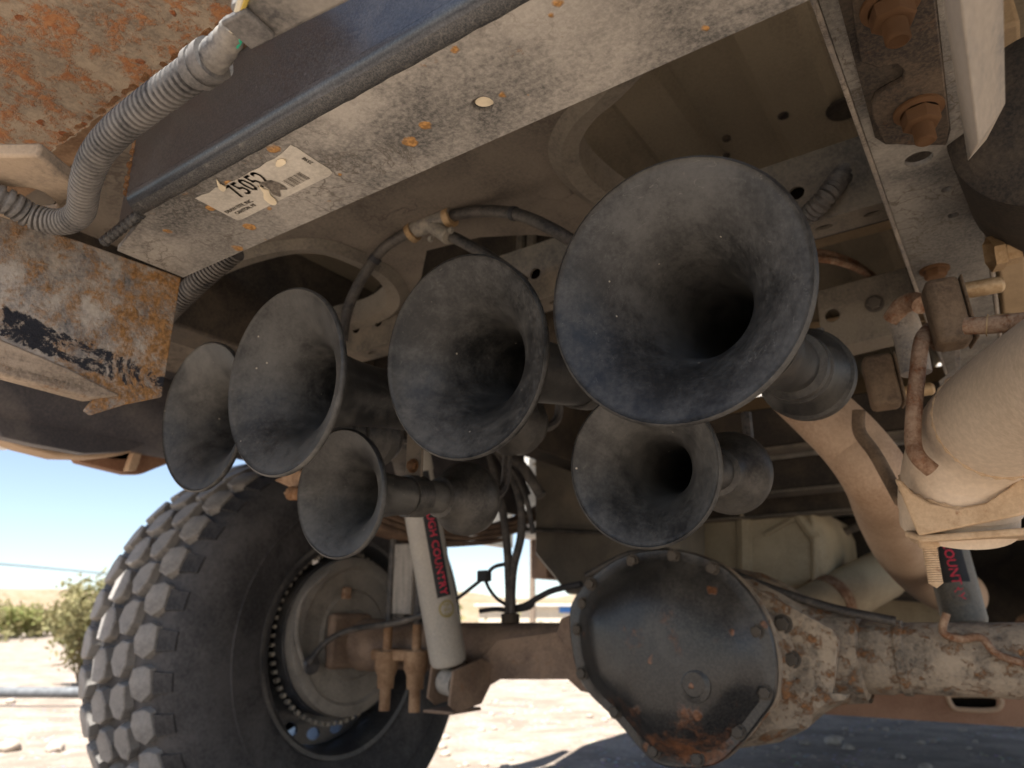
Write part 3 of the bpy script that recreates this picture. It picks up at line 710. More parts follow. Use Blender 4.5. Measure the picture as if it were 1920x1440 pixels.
def obox(c, ax, sd, uu, l0, l1, w0, w1, h0, h1):
    return [c+ax*l+sd*ww+uu*hh for l in (l0, l1) for ww, hh in ((w0, h0), (w1, h0), (w1, h1), (w0, h1))]
def addob(m, vs): m.add(vs, [(3, 2, 1, 0), (4, 5, 6, 7), (0, 1, 5, 4), (1, 2, 6, 5), (2, 3, 7, 6), (3, 0, 4, 7)])
addob(mb, obox(c0, ax, sd, uu, .0, .07, -.013, .013, -.011, .011)); part('housing', mb, M['tape'], cn, bevel=.003)
mb = MB(); addob(mb, obox(c0, ax, sd, uu, -.006, .012, -.009, .012, -.016, -.0115)); part('latch', mb, M['conduit'], cn, bevel=.0015)
mb = corr([at(440, 470, Z=.93), at(395, 508, Z=.915), at(355, 545, Z=.90), at(310, 590, Z=.885), at(280, 630, Z=.88)], .012)
solo('corrugated_conduit', mb, M['conduit_dark'], 'dark ribbed conduit emerging from behind the corner of the rusty side plate', 'conduit', ang=75)

wh_ = thing('wiring_harness', 'dark taped wiring harness with branches clipped under the bed behind the horns', 'wiring', at(600, 540, Y=.95))
for pts, r in ((((340, 560), (430, 545), (520, 560), (620, 590), (700, 600), (760, 585)), .009), (((520, 560), (560, 520), (600, 480)), .005), (((620, 590), (640, 630), (660, 690)), .006), (((340, 640), (450, 625), (560, 640), (680, 655)), .006)):
    mb = MB(); mb.tube([at(x, y, Y=.93) for x, y in pts], lambda l, t, r=r: r*(1+.06*math.sin(l*160)), 10); part('branch', mb, M['rubber'], wh_)
for x, y in ((430, 545), (620, 590), (700, 600)):
    mb = MB(); mb.box((-.008, -.012, -.014), (.008, .012, .014), Matrix.Translation(at(x, y, Y=.925))); part('clip', mb, M['channel'], wh_, bevel=.003)
bh = thing('brake_hard_lines', 'pair of thin brown brake lines running along the frame behind the largest horn', 'brake line', at(1600, 480, Y=1.1))
for k in (0, 14):
    mb = MB(); mb.tube([at(1500+k, 470+k, Y=.95), at(1560+k, 478+k, Y=1.0), at(1620+k, 505+k, Y=1.08), at(1680+k, 560+k, Y=1.2), at(1740+k, 640+k, Y=1.5)], .005, 8); part('line', mb, M['rustrod'], bh)
fb = thing('frame_gusset', 'dusty grey gusset plate with a dark hole right of the largest horn', 'gusset', at(1600, 560, Y=1.05))
mb = MB(); mb.prism([at(x, y, Y=1.05) for x, y in ((1530, 545), (1700, 500), (1720, 560), (1690, 610), (1540, 640))], (0, .006, 0), holes=[ell(at(1560, 590, Y=1.05), (.010, 0, 0), (0, 0, .010), 14)]); part('plate', mb, M['channel2'], fb, bevel=.002)
mb = MB(); mb.prism([at(x, y, Y=1.049) for x, y in ((1525, 640), (1690, 606), (1690, 622), (1530, 662))], (0, .05, 0)); part('lower_flange', mb, M['channel2'], fb)
inst('gusset_bolt', 'bolt', bolt_mesh, M['coverbolt'], fb, frame(at(1640, 570, Y=1.049), (0, -1, 0), .2, .010))
# ================================================================== HORNS
def horn(mouth, tail, Rm, r0, kf, capR, kind, label, bulb=False):
    m0, tl = V(mouth), V(tail); ax = (tl-m0).normalized(); L = (tl-m0).length
    t = thing('trumpet_horn', label, 'horn', m0, 'trumpet horns of the air horn set')
    outer = []; n = 30; Lb = L-.03
    def rad(s): return r0*(1-.22*s/L) + (Rm-r0)*(.93*math.exp(-s/kf)+.07*math.exp(-s/(kf*3.0)))
    ss = [Lb*(i/n)**1.7 for i in range(n+1)]
    th = .0022
    prof = [(s, rad(s)) for s in ss]
    inner = [(s, rad(s)-th*(1 if i else .7)) for i, s in enumerate(ss)]
    pr = [(-.0012, Rm-.0012)] + [(.0004, Rm+.0006), (.004, Rm+.0001)] + [(s+.004, r) for s, r in prof[1:]]
    pr2 = [(-.0012, Rm-.0012)] + [(s, r) for s, r in inner] 
    mb = MB(); mb.lathe(list(reversed(pr2)) + pr[1:], m0, ax, 72, cap=False)
    part('bell', mb, M['horn'], t, ang=60)
    c0 = Lb
    rt = rad(Lb)
    sa = min(L*.62, .19) if not bulb else L*.5; rs_ = rad(sa)+.0012
    mb = MB(); mb.lathe([(sa-.011, rs_), (sa-.011, rs_+.0022), (sa+.011, rs_+.0022), (sa+.011, rs_)], m0, ax, 36, cap=False); part('mount_strap', mb, M['horn_cap'], t, ang=30)
    pm = m0+ax*sa; mb = MB(); mb.box((-.011, -.0016, 0), (.011, .0016, .08 if not bulb else .055), Matrix.Translation(pm+V((0, 0, rs_)))); part('mount_tab', mb, M['channel'], t, bevel=.0008)
    inst('mount_bolt', 'bolt', bolt_mesh, M['rustbolt'], t, frame(pm+V((0, -.002, rs_+.012)), (0, -1, 0), .3, .006))
    if bulb:
        mb = MB(); mb.lathe([(c0-.03, rt*.98), (c0-.028, rt*1.35), (c0-.012, rt*1.5), (c0-.004, capR*.8), (c0+.006, capR*.97), (c0+.018, capR), (c0+.030, capR*.93), (c0+.040, capR*.7), (c0+.046, capR*.35), (c0+.047, 0)], m0, ax, 48, cap=False)
        part('driver', mb, M['horn_cap'], t, ang=50)
    else:
        mb = MB(); mb.lathe([(c0-.062, rt*.98), (c0-.060, rt*1.32), (c0-.050, rt*1.34), (c0-.049, rt*1.2), (c0-.042, rt*1.2), (c0-.041, rt*1.38), (c0-.028, rt*1.42), (c0-.012, rt*1.75)], m0, ax, 40, cap=False)
        part('collar', mb, M['horn_cap'], t, ang=30)
        mb = MB(); mb.lathe([(c0-.016, rt*1.5), (c0-.012, capR*.93), (c0-.009, capR), (c0+.006, capR), (c0+.009, capR*.95), (c0+.020, capR*.8), (c0+.032, capR*.5), (c0+.035, 0)], m0, ax, 48, cap=False)
        part('driver', mb, M['horn_cap'], t, ang=30)
    mb = MB(); e = m0+ax*(c0+.01); mb.tube([e+ax*.01, e+ax*.05, e+ax*.07+V((0, .01, .02)), e+ax*.075+V((0, .01, .07))], .006, 8); part('air_fitting', mb, M['rubber'], t)
    return t
Rm = .0825
horn((-.713, .436, .734), (-.700, .72, .765), Rm, .030, .022, .042, 0, 'leftmost black trumpet horn, partly hidden behind the second, nearest the tyre')
horn((-.501, .376, .718), (-.478, .74, .755), Rm, .030, .022, .040, 0, 'second black trumpet horn from the left, its bell turned in profile by the rusty plate')
horn((-.340, .422, .721), (-.325, .80, .783), Rm, .030, .022, .042, 0, 'third black trumpet horn in the upper row, left of the largest bell')
horn((-.144, .378, .709), (-.141, .745, .753), Rm, .030, .023, .045, 0, 'largest looking black trumpet horn, its wide bell nearest the camera beside the frame rail')
horn((-.505, .454, .632), (-.500, .650, .652), .059, .0195, .019, .041, 1, 'small black trumpet horn hanging low on the left with a bulbous driver', True)
horn((-.218, .486, .628), (-.221, .715, .661), .059, .0205, .021, .041, 1, 'small black trumpet horn under the largest bell, above the differential cover', True)

# air hoses to the horns
ah = thing('air_hose', 'black rubber air hose with a tee fitting and brass clamps arching above the horns', 'hose', at(820, 420, Y=.62))
mb = MB(); mb.tube([at(642, 640, Y=.60), at(652, 580, Y=.60), at(680, 520, Y=.60), at(720, 465, Y=.60), at(775, 432, Y=.60)], .0072, 12); part('left_hose', mb, M['rubber'], ah)
mb = MB(); mb.tube([at(845, 405, Y=.60), at(900, 396, Y=.60), at(970, 402, Y=.60), at(1040, 432, Y=.60), at(1095, 470, Y=.62), at(1150, 530, Y=.64)], .0072, 12); part('right_hose', mb, M['rubber'], ah)
mb = MB(); mb.tube([at(822, 432, Y=.60), at(870, 455, Y=.61), at(930, 490, Y=.63), at(985, 530, Y=.66)], .0072, 12); part('lower_hose', mb, M['rubber'], ah)
tq = lambda x, y: at(x, y, Y=.60)
mb = MB(); mb.tube([tq(768, 436), tq(805, 420), tq(848, 404)], .0105, 14); mb.tube([tq(806, 420), tq(842, 445)], .0095, 14, smooth=False); part('tee_fitting', mb, M['fitting'], ah)
for a_, b_ in (((769, 440), (777, 434)), ((838, 411), (848, 406))):
    mb = MB(); mb.tube([tq(*a_), tq(*b_)], .0128, 18, smooth=False); part('hose_clamp', mb, M['brass'], ah)
for a_, b_ in (((700, 490), (706, 482)), ((960, 400), (967, 401))):
    mb = MB(); mb.tube([at(*a_, Y=.60), at(*b_, Y=.60)], .0083, 14, smooth=False); part('cable_tie', mb, M['line'], ah)
for x, y in ((808, 448), (846, 432)):
    inst('screw', 'bolt', bolt_mesh, M['fitting'], ah, frame(at(x, y, Y=.592), (0, -1, -.2), 0, .0035))
# ================================================================== WHEEL AND AXLE
WC = V((-1.635, 1.365, .462)); WR = V((-1.58, 1.345, .467)); RT = .500
wh = thing('wheel_assembly', 'large off road truck tyre with chunky hexagonal tread blocks on the left', 'wheel', (WC.x, WC.y, 0))
prof = [(-.200, .247), (-.212, .262), (-.219, .30), (-.228, .345), (-.230, .385), (-.224, .415), (-.208, .443), (-.186, .462), (-.160, .473), (-.13, .477), (-.07, .479), (0, .480), (.07, .479), (.13, .477), (.160, .473), (.19, .455), (.205, .43), (.21, .39), (.20, .33), (.17, .262), (.16, .247)]
# axis points to -X (outer side); inner side has negative t -> towards the camera (+X)
mb = MB(); mb.lathe(prof, WC, (-1, 0, 0), 108, cap=False)
tyre = part('tyre', mb, M['tyre'], wh, ang=50)
mb = MB(); mb.lathe([(-.2275, .355), (-.2315, .358), (-.2315, .362), (-.2275, .365)], WC, (-1, 0, 0), 108, cap=False); part('sidewall_ring', mb, M['tyre'], tyre)
def lug_mesh(col):
    # local frame: x along -X (width), y along the roll, z radial ; origin on the wheel axis
    def b():
        m = MB(); outl = {0: [(-.143, -.038), (-.126, -.048), (-.094, -.040), (-.082, -.004), (-.092, .036), (-.122, .050), (-.146, .024)],
                          1: [(-.070, -.046), (-.040, -.052), (-.014, -.034), (-.006, .010), (-.022, .046), (-.046, .050), (-.068, .016)],
                          2: [(.006, -.010), (.022, -.046), (.046, -.050), (.068, -.016), (.070, .046), (.040, .052), (.014, .034)],
                          3: [(.082, .004), (.092, -.036), (.122, -.050), (.146, -.024), (.143, .038), (.126, .048), (.094, .040)]}[col]
        outl = [(x, y*.76) for x, y in outl]
        def z(x, y, r): 
            k = max(0, abs(x)-.09); return math.sqrt(max(.01, r*r-y*y)) - k*k*3.4
        cx = sum(p[0] for p in outl)/len(outl); cy = sum(p[1] for p in outl)/len(outl)
        r0 = [V((x, y, z(x, y, RT)-.040)) for x, y in outl]
        r1 = [V((cx+(x-cx)*.94, cy+(y-cy)*.94, z(x, y, RT)-.0025)) for x, y in outl]
        r2 = [V((cx+(x-cx)*.86, cy+(y-cy)*.86, z(x, y, RT))) for x, y in outl]
        m.loft([r0, r1, r2]); return m
    return b
NL = 37
for k in range(NL):
    for col, off in ((0, 0), (1, .46), (2, .62), (3, .10)):
        if col == 4 and k % 1: continue
        a = 2*PI*(k+off)/NL
        Mx = Matrix.Translation(WC) @ Matrix.Rotation(a, 4, 'X') @ Matrix(((-1, 0, 0, 0), (0, -1, 0, 0), (0, 0, 1, 0), (0, 0, 0, 1)))
        inst('tread_block', 'lug%d' % col, lug_mesh(col), M['tread'], tyre, Mx)
def side_lug():
    m = MB(); m.add([(-.146, -.022, .483), (-.146, .022, .483), (-.185, .018, .466), (-.185, -.018, .466), (-.120, -.024, .470), (-.120, .024, .470), (-.185, .020, .440), (-.185, -.020, .440)],
                    [(0, 1, 2, 3), (7, 6, 5, 4), (0, 4, 5, 1), (1, 5, 6, 2), (2, 6, 7, 3), (3, 7, 4, 0)]); return m
for k in range(NL):
    Mx = Matrix.Translation(WC) @ Matrix.Rotation(2*PI*k/NL, 4, 'X') @ Matrix(((-1, 0, 0, 0), (0, -1, 0, 0), (0, 0, 1, 0), (0, 0, 0, 1)))
    inst('shoulder_block', 'sidelug', side_lug, M['tyre'], tyre, Mx)
# rim: barrel + disc with windows
mb = MB(); mb.lathe([(-.150, .254), (-.156, .263), (-.162, .260), (-.160, .250), (-.140, .243), (-.12, .236), (.03, .232), (.09, .234), (.13, .240), (.15, .252), (.156, .260), (.15, .264), (.13, .250), (.08, .242), (.03, .240), (-.12, .243), (-.140, .249)], WR, (-1, 0, 0), 96, close=True)
rim = part('rim', mb, M['rim'], wh, ang=45)
DX = .075
holes = [ell(WR+V((DX, .209*math.cos(2*PI*(k+.3)/18), .209*math.sin(2*PI*(k+.3)/18))), V((0, -math.sin(2*PI*(k+.3)/18), math.cos(2*PI*(k+.3)/18)))*.021, V((0, math.cos(2*PI*(k+.3)/18), math.sin(2*PI*(k+.3)/18)))*.0145, 12) for k in range(18)]
mb = MB(); mb.prism(ell(WR+V((DX, 0, 0)), (0, .2335, 0), (0, 0, .2335), 64), (-.008, 0, 0), holes=holes); part('wheel_disc', mb, M['rim'], wh)

# axle
AY, AZ = 1.34, .466
axl = thing('rear_axle', 'rusty dust caked rear axle with a black differential cover', 'axle', (-.5, AY, AZ))
mb = MB(); mb.lathe([(.245, .064), (.25, .066), (.262, .066), (.268, .0555), (.30, .055), (.31, .0525), (1.1, .0525)], (-.5, AY, AZ), (1, 0, 0), 48)
part('axle_tube', mb, M['axle'], axl, label='right axle tube caked in pale dirt and rust', ang=45)
mb = MB(); mb.lathe([(.20, .062), (.215, .0515), (.60, .0515), (.78, .053), (.80, .06), (.86, .06)], (-.5, AY, AZ), (-1, 0, 0), 48)
part('axle_tube', mb, M['axle_brown'], axl, label='left axle tube with brown and grey stains', ang=45)
# weld ring + line clip on the right tube
mb = MB(); mb.lathe([(0, .053), (.003, .0555), (.012, .0555), (.015, .053)], (-.185, AY, AZ), (1, 0, 0), 40, cap=False); part('weld_ring', mb, M['axle'], axl)
Yc = 1.175
def pc(x, y, Y=Yc): return at(x, y, Y=Y)
cov = smoothloop([pc(x, y) for x, y in ((1078, 1120), (1116, 1076), (1176, 1040), (1262, 1030), (1340, 1052), (1390, 1092), (1434, 1155), (1456, 1230), (1453, 1306), (1425, 1350), (1388, 1395), (1340, 1434), (1270, 1440), (1218, 1422), (1155, 1350), (1098, 1292), (1076, 1235), (1068, 1160))], 4)
cc = pc(1268, 1228)
def ring(k, dy): return [cc + (p-cc)*k + V((0, dy, 0)) for p in cov]
# housing body: loft from cover back to the tube core, plus cones
mb = MB(); mb.loft([ring(1.0, .008), ring(1.0, .03), ring(.96, .034), ring(.93, .10), ring(.8, .20), ring(.5, .30), ring(.28, .36)]); hs = part('diff_housing', mb, M['axle'], axl, ang=50)
mb = MB(); mb.lathe([(.05, .150), (.12, .135), (.165, .112), (.20, .084), (.225, .072), (.268, .068)], (-.5, AY-.01, AZ), (1, 0, 0), 40, cap=False)
mb.lathe([(.05, .150), (.12, .125), (.16, .09), (.20, .066)], (-.5, AY-.02, AZ), (-1, 0, 0), 40, cap=False); part('housing_cone', mb, M['axle'], axl, ang=50)
# web plate from housing to the tube (right), bracket feet
def yprism(pts, Y, th): 
    m = MB(); m.prism([at(x, y, Y=Y) for x, y in pts], (0, th, 0)); return m
part('web_plate', yprism(((1380, 1085), (1430, 1110), (1560, 1180), (1572, 1200), (1560, 1300), (1592, 1302), (1585, 1312), (1550, 1318), (1520, 1340), (1515, 1365), (1450, 1368), (1380, 1400), (1330, 1436), (1400, 1300)), 1.235, .014), M['axle'], axl, bevel=.003)
inst('web_bolt', 'bolt', bolt_mesh, M['coverbolt'], axl, frame(at(1485, 1236, Y=1.234), (0, -1, 0), .3, .011))
inst('web_bolt', 'bolt', bolt_mesh, M['coverbolt'], axl, frame(at(1468, 1170, Y=1.234), (0, -1, 0), .1, .012))
part('lower_bracket', yprism(((930, 1200), (1080, 1180), (1100, 1240), (1105, 1300), (1088, 1296), (1064, 1274), (935, 1274), (870, 1310), (850, 1328), (840, 1300), (880, 1260)), 1.285, .010), M['axle_brown'], axl, bevel=.002)
part('side_ear', yprism(((1050, 1160), (1075, 1150), (1100, 1180), (1100, 1225), (1060, 1215), (1040, 1190)), 1.22, .03), M['axle_brown'], axl, bevel=.004)
# the cover itself
mb = MB(); mb.loft([ring(1.0, .006), ring(1.0, 0), ring(.985, -.003), ring(.90, -.0035), ring(.875, -.007), ring(.80, -.016), ring(.72, -.032), ring(.62, -.042), ring(.45, -.048), ring(.22, -.050), ring(.03, -.0505)]); cv = part('diff_cover', mb, M['cover'], axl, label='black domed cover with rust patches low down', ang=40)
for x, y in ((1096, 1132), (1110, 1095), (1188, 1052), (1265, 1042), (1338, 1066), (1421, 1184), (1436, 1298), (1386, 1372), (1310, 1422), (1228, 1408), (1156, 1334), (1094, 1262), (1086, 1180)):
    p = cc + (pc(x, y)-cc)*1.0 + V((0, -.004, 0)); inst('cover_bolt', 'bolt', bolt_mesh, M['coverbolt'], cv, frame(p, (0, -1, 0), random.random(), .0092))
part('pressed_ridge', MB().tube([pc(1190, 1110)+V((0, -.018, 0)), pc(1165, 1180)+V((0, -.030, 0)), pc(1180, 1260)+V((0, -.036, 0)), pc(1215, 1330)+V((0, -.030, 0))], .008, 8), M['cover'], cv)
p = pc(1322, 1280); mb = MB(); mb.lathe([(0, .028), (.018, .026), (.020, .018), (.012, .016), (.012, 0)], (p.x, Yc-.030, p.z), (0, -1, 0), 28, cap=False); part('fill_plug', mb, M['cover'], cv, ang=30)
# truss line over the housing
mb = MB(); mb.tube([at(1100, 1080, Y=1.27), at(1180, 1040, Y=1.27), at(1262, 1036, Y=1.27), at(1340, 1062, Y=1.27), at(1450, 1105, Y=1.28), at(1560, 1140, Y=1.29), at(1680, 1165, Y=1.30)], .0072, 10); part('brake_line', mb, M['rubber'], axl)
mb = MB(); mb.tube([at(1775, 1150, Y=1.28), at(1768, 1185, Y=1.28), at(1800, 1198, Y=1.28), at(1840, 1196, Y=1.278), at(1872, 1228, Y=1.278), at(1950, 1252, Y=1.278)], .0055, 10); part('brake_line', mb, M['rustrod'], axl)
# backing plate, calliper bits, cable
bpc = at(668, 1190, X=-1.385)
mb = MB(); mb.lathe([(0, 0), (0, .055), (.006, .06), (.006, .10), (.012, .107), (.012, .155), (.004, .162), (.004, .176), (.010, .186), (.028, .188), (.040, .184)], bpc, (-1, 0, 0), 64, cap=False); bk = part('backing_plate', mb, M['backing'], axl, ang=35)
mb = MB(); mb.lathe([(.04, .175), (.045, .188), (.075, .188), (.08, .175)], bpc, (-1, 0, 0), 72, cap=False); part('brake_drum', mb, M['rim'], axl)
mb = MB()
for k in range(64):
    a = 2*PI*k/64; c_ = bpc + V((-.060, .203*math.cos(a), .203*math.sin(a)))
    for dx in (0,): mb.box((-.006, -.004, -.003), (.006, .004, .006), Matrix.Translation(c_) @ Matrix.Rotation(a-PI/2, 4, 'X'))
part('rotor_vane', mb, M['fitting'], axl, kind='stuff')
mb = MB(); pz = bpc + V((.016, -.02, -.02)); mb.box((-.012, -.085, -.055), (.012, .05, .07), Matrix.Translation(pz)); part('anchor_block', mb, M['axle_brown'], axl, bevel=.012)
mb = MB(); mb.box((-.006, -.012, -.014), (.006, .012, .014), Matrix.Translation(at(650, 1112, X=-1.38))); part('inspection_plug', mb, M['rustrod'], axl, bevel=.003)
mb = MB(); mb.tube([at(578, 1245, X=-1.35), at(610, 1205, X=-1.33), at(660, 1180, X=-1.28), at(740, 1168, Y=1.20), at(800, 1150, Y=1.20)], .007, 10); cb_ = part('brake_cable', mb, M['rubber'], axl)
p = at(578, 1246, X=-1.368); mb = MB(); mb.lathe([(0, .014), (.01, .022), (.016, .020), (.018, .01), (.018, 0)], p, (1, 0, 0), 20, cap=False); part('cable_grommet', mb, M['rim'], axl)
mb = MB()
mb.tube([at(620, 1070, X=-1.374), at(570, 1120, X=-1.374), at(556, 1190, X=-1.374), at(575, 1260, X=-1.374)], .006, 8); part('pressed_ridge', mb, M['backing'], axl)
# spring plate and U-bolts
sp_ = thing('spring_plate', 'orange rusted spring plate with two stud ends hanging under the axle', 'spring plate', at(745, 1235, Y=1.26))
mb = MB(); mb.box((-.075, -.02, -.012), (.075, .13, .012), Matrix.Translation(at(752, 1228, Y=1.262))); part('plate', mb, M['ubolt'], sp_, bevel=.005)
for x in (725, 780):
    c_ = at(x, 1240, Y=1.25)
    mb = MB(); mb.lathe([(.075, .010), (.02, .010), (.02, .026), (-.015, .026), (-.03, .019), (-.055, .018), (-.056, .012), (-.10, .012), (-.101, 0)], c_, (0, 0, 1), 20); part('u_bolt', mb, M['ubolt'], sp_, ang=35)
    mb = MB(); mb.tube([c_+V((0, 0, .03)), c_+V((0, .005, .30))], .0095, 10, smooth=False); part('u_bolt_leg', mb, M['rubber'], sp_)
lb = solo('lift_block', MB().box((-.032, -.03, 0), (.032, .09, .155), Matrix.Translation(at(766, 1152, Y=1.28)+V((0, 0, .0))) @ Matrix.Rotation(R(2), 4, 'Y')), M['greyblock'], 'grey ribbed lift block standing on the axle between tyre and shock absorber', 'lift block', bevel=.004)
# leaf spring
ls = thing('leaf_spring', 'brown leaf spring pack running above the axle behind the small horn', 'leaf spring', (-1.17, 1.34, .70))
for k in range(4):
    mb = MB(); rings = []; hl = .62-.12*k
    for i in range(25):
        t = -1+2*i/24; y = 1.36+t*hl; z = .735-.013*k + .16*t*t*(hl/.62)**2
        rings.append([V((-1.21, y, z)), V((-1.14, y, z)), V((-1.14, y, z+.011)), V((-1.21, y, z+.011))])
    mb.loft(rings); part('leaf', mb, M['spring'], ls, bevel=.002)
mb = MB(); mb.lathe([(-.045, .010), (-.045, .024), (.045, .024), (.045, .010)], (-1.175, .735, .90), (1, 0, 0), 24); part('spring_eye', mb, M['ubolt'], ls)
sh = thing('spring_shackle', 'orange rusted shackle ears showing left of the small low horn', 'shackle', at(545, 905, Y=.80))
mb = MB(); mb.prism([at(x, y, Y=.74) for x, y in ((512, 900), (560, 880), (590, 900), (585, 940), (550, 935), (528, 925), (545, 915))], (0, .02, 0)); part('shackle_ear', mb, M['ubolt'], sh, bevel=.003)
mb = MB(); mb.tube([at(545, 925, Y=.735), at(580, 925, Y=.735)], .011, 12, smooth=False); part('shackle_bolt', mb, M['rustbolt'], sh)

# shock absorbers
def cyl_text(txt, size, base, ax, facing, r, s0, v0=0, sx=1):
    # text runs along ax; letter tops point round the cylinder to the right of 'facing'
    vs, fs = text_mesh(txt, size); m = MB(); ax = V(ax).normalized(); f = (V(facing)-ax*V(facing).dot(ax)).normalized(); sd = f.cross(ax)
    out = []
    for p in vs:
        th = (p.y+v0)/r; out.append(V(base)+ax*(s0+p.x*sx) + (f*math.cos(th)+sd*math.sin(th))*r)
    m.add(out, fs); return m
def cyl_patch(base, ax, facing, r, s0, s1, a0, a1, n=10):
    m = MB(); ax = V(ax).normalized(); f = (V(facing)-ax*V(facing).dot(ax)).normalized(); sd = f.cross(ax)
    for k in range(n+1):
        th = (a0+(a1-a0)*k/n); d = f*math.cos(th)+sd*math.sin(th); m.v += [V(base)+ax*s0+d*r, V(base)+ax*s1+d*r]
    m.f = [(2*k, 2*k+1, 2*k+3, 2*k+2) for k in range(n)]; return m
def cyl_ring(base, ax, facing, r, s, ri, ro, v0=0, n=32):
    m = MB(); ax = V(ax).normalized(); f = (V(facing)-ax*V(facing).dot(ax)).normalized(); sd = f.cross(ax)
    for k in range(n):
        a = 2*PI*k/n
        for q in (ri, ro):
            th = (q*math.sin(a)+v0)/r; m.v.append(V(base)+ax*(s+q*math.cos(a))+(f*math.cos(th)+sd*math.sin(th))*r)
    m.f = [(2*k, 2*k+1, 2*((k+1) % n)+1, 2*((k+1) % n)) for k in range(n)]; return m
def shock(bot, top, r, mats, label, txt, badge, s_txt, size, strip, eyeside, turn=0, sw=.42):
    bot, top = V(bot), V(top); ax = (bot-top).normalized(); L = (bot-top).length     # axis runs downwards
    t = thing('shock_absorber', label, 'shock absorber', bot, 'shock absorbers')
    mb = MB(); mb.lathe([(0, .012), (0, r*.9), (.004, r*1.06), (.05, r*1.06), (.052, r), (L-.012, r), (L-.004, r*.94), (L, r*.8), (L+.001, .01)], top, ax, 48, cap=False); part('body', mb, mats, t, ang=35)
    mb = MB(); mb.tube([top-ax*.12, top+ax*.01], .009, 10, smooth=False); part('rod', mb, M['fitting'], t)
    mb = MB(); mb.lathe([(-.05, .022), (-.045, .038), (-.005, .040), (-.004, .02)], top, ax, 24); part('top_boot', mb, M['dark'], t)
    c_ = bot+ax*.036; mb = MB(); mb.lathe([(-.022, .012), (-.022, .026), (.022, .026), (.022, .012)], c_, V(eyeside), 28); part('lower_eye', mb, M['bush'], t)
    mb = MB(); mb.lathe([(-.035, .0), (-.035, .010), (.035, .010), (.035, 0)], c_, V(eyeside), 16, cap=False); part('eye_bolt', mb, M['rustbolt'], t)
    fc = (EYE-bot); fc = Matrix.Rotation(turn, 4, ax) @ fc
    part('decal_strip', cyl_patch(top, ax, fc, r+.0004, strip[0], strip[1], -sw, sw), M['black'], t, bevel=None)
    part('lettering', cyl_text(txt, size, top, ax, fc, r+.0009, s_txt, -size*.34), M['red'], t, bevel=None)
    mb = cyl_ring(top, ax, fc, r+.0011, badge, .013, .017); q = cyl_text('N3', .020, top, ax, fc, r+.0013, badge-.011, -.007); mb.add(q.v, q.f)
    part('badge', mb, M['badge'] if mats is M['shock'] else M['greyink'], t, bevel=None)
    return t
s0, s1 = V((-1.000, 1.085, .86)), at(842, 1246, Y=1.20)
L1 = (s1-s0).length
shock(s1, s0, .0365, M['shock'], 'off white shock absorber with red lettering standing between tyre and differential', 'ROUGH COUNTRY', L1-.112, L1-.335, .0225, (L1-.40, L1-.136), (-.9, .25, .1), R(-24))
s0b, s1b = at(1740, 900, Y=1.50), at(1812, 1175, Y=1.46)
L2 = (s1b-s0b).length
shock(s1b, s0b, .034, M['shock2'], 'grey shock absorber with a black red lettered strip behind the right axle tube', 'ROUGH COUNTRY', L2-.044, L2-.215, .0205, (L2-.29, L2-.066), (1, 0, 0), R(-5), .62)
mb = MB()
c_ = s1 + (s1-s0).normalized()*.036
sb = thing('shock_mount_bracket', 'brown forked bracket holding the lower eye of the off white shock absorber', 'bracket', c_)
for d in (-1, 1):
    k_ = V((-.9, .25, .1)).normalized()*(.033*d); mb = MB(); q = [c_+k_+V((0, -.035, .03)), c_+k_+V((0, -.045, -.03)), c_+k_+V((0, -.02, -.045)), c_+k_+V((0, .06, -.035)), c_+k_+V((0, .12, .03)), c_+k_+V((0, .06, .05))]
    mb.prism(q, V((-.9, .25, .1)).normalized()*.007*d); part('bracket_ear', mb, M['axle_brown'], sb, bevel=.003)
mb = MB(); mb.box((-.036, -.045, -.052), (.036, .05, -.046), Matrix.Translation(c_)); part('bracket_base', mb, M['axle_brown'], sb, bevel=.002)
# pipe elbow above the shock
mb = MB(); mb.tube([at(615, 805, Y=.95), at(670, 808, Y=.95), at(720, 822, Y=.95), at(755, 850, Y=1.0), at(765, 880, Y=1.03)], .026, 16)
solo('filler_elbow', mb, M['rubber'], 'dark bent pipe elbow between the second horn and the shock absorber top', 'pipe')

# ================================================================== EXHAUST
ex = thing('exhaust_tailpipe', 'large tan dusty exhaust tailpipe elbow with a flange plate at the right edge', 'exhaust pipe', at(1800, 900, Y=.75))
e_ = [at(1796, 985, Y=.80), at(1797, 930, Y=.785), at(1806, 872, Y=.77), at(1838, 815, Y=.74), at(1895, 770, Y=.69), at(1990, 715, Y=.62), at(2150, 640, Y=.52)]
mb = MB(); mb.tube(e_, .0485, 40, res=12, cap=False); mb.tube(e_, .0455, 40, res=12, cap=False); part('elbow', mb, M['exhaust'], ex, ang=60)
mb = MB(); mb.tube([at(1797, 955, Y=.79), at(1797, 940, Y=.787), at(1798, 925, Y=.783)], .0500, 40); part('joint_ring', mb, M['exhaust'], ex)
for k_, (x, y, Y_) in enumerate(((1799, 914, .780), (1868, 790, .715))):
    c_ = at(x, y, Y=Y_); ax_ = (e_[2]-e_[1]).normalized() if k_ == 0 else (e_[5]-e_[3]).normalized(); u_ = ax_.orthogonal().normalized(); v_ = ax_.cross(u_)
    mb = MB(); mb.tube([c_+(u_*math.cos(a)+v_*math.sin(a))*.0487 for a in [2*PI*i/90 for i in range(91)]], lambda l, t: .0016+.0008*math.sin(l*1300), 6, smooth=False); part('weld_bead', mb, M['explate'], ex)
fl = [at(x, y, Y=.80) for x, y in ((1678, 900), (1690, 925), (1722, 1004), (1918, 966), (1990, 940), (1900, 890), (1900, 895))]
zf = fl[2].z
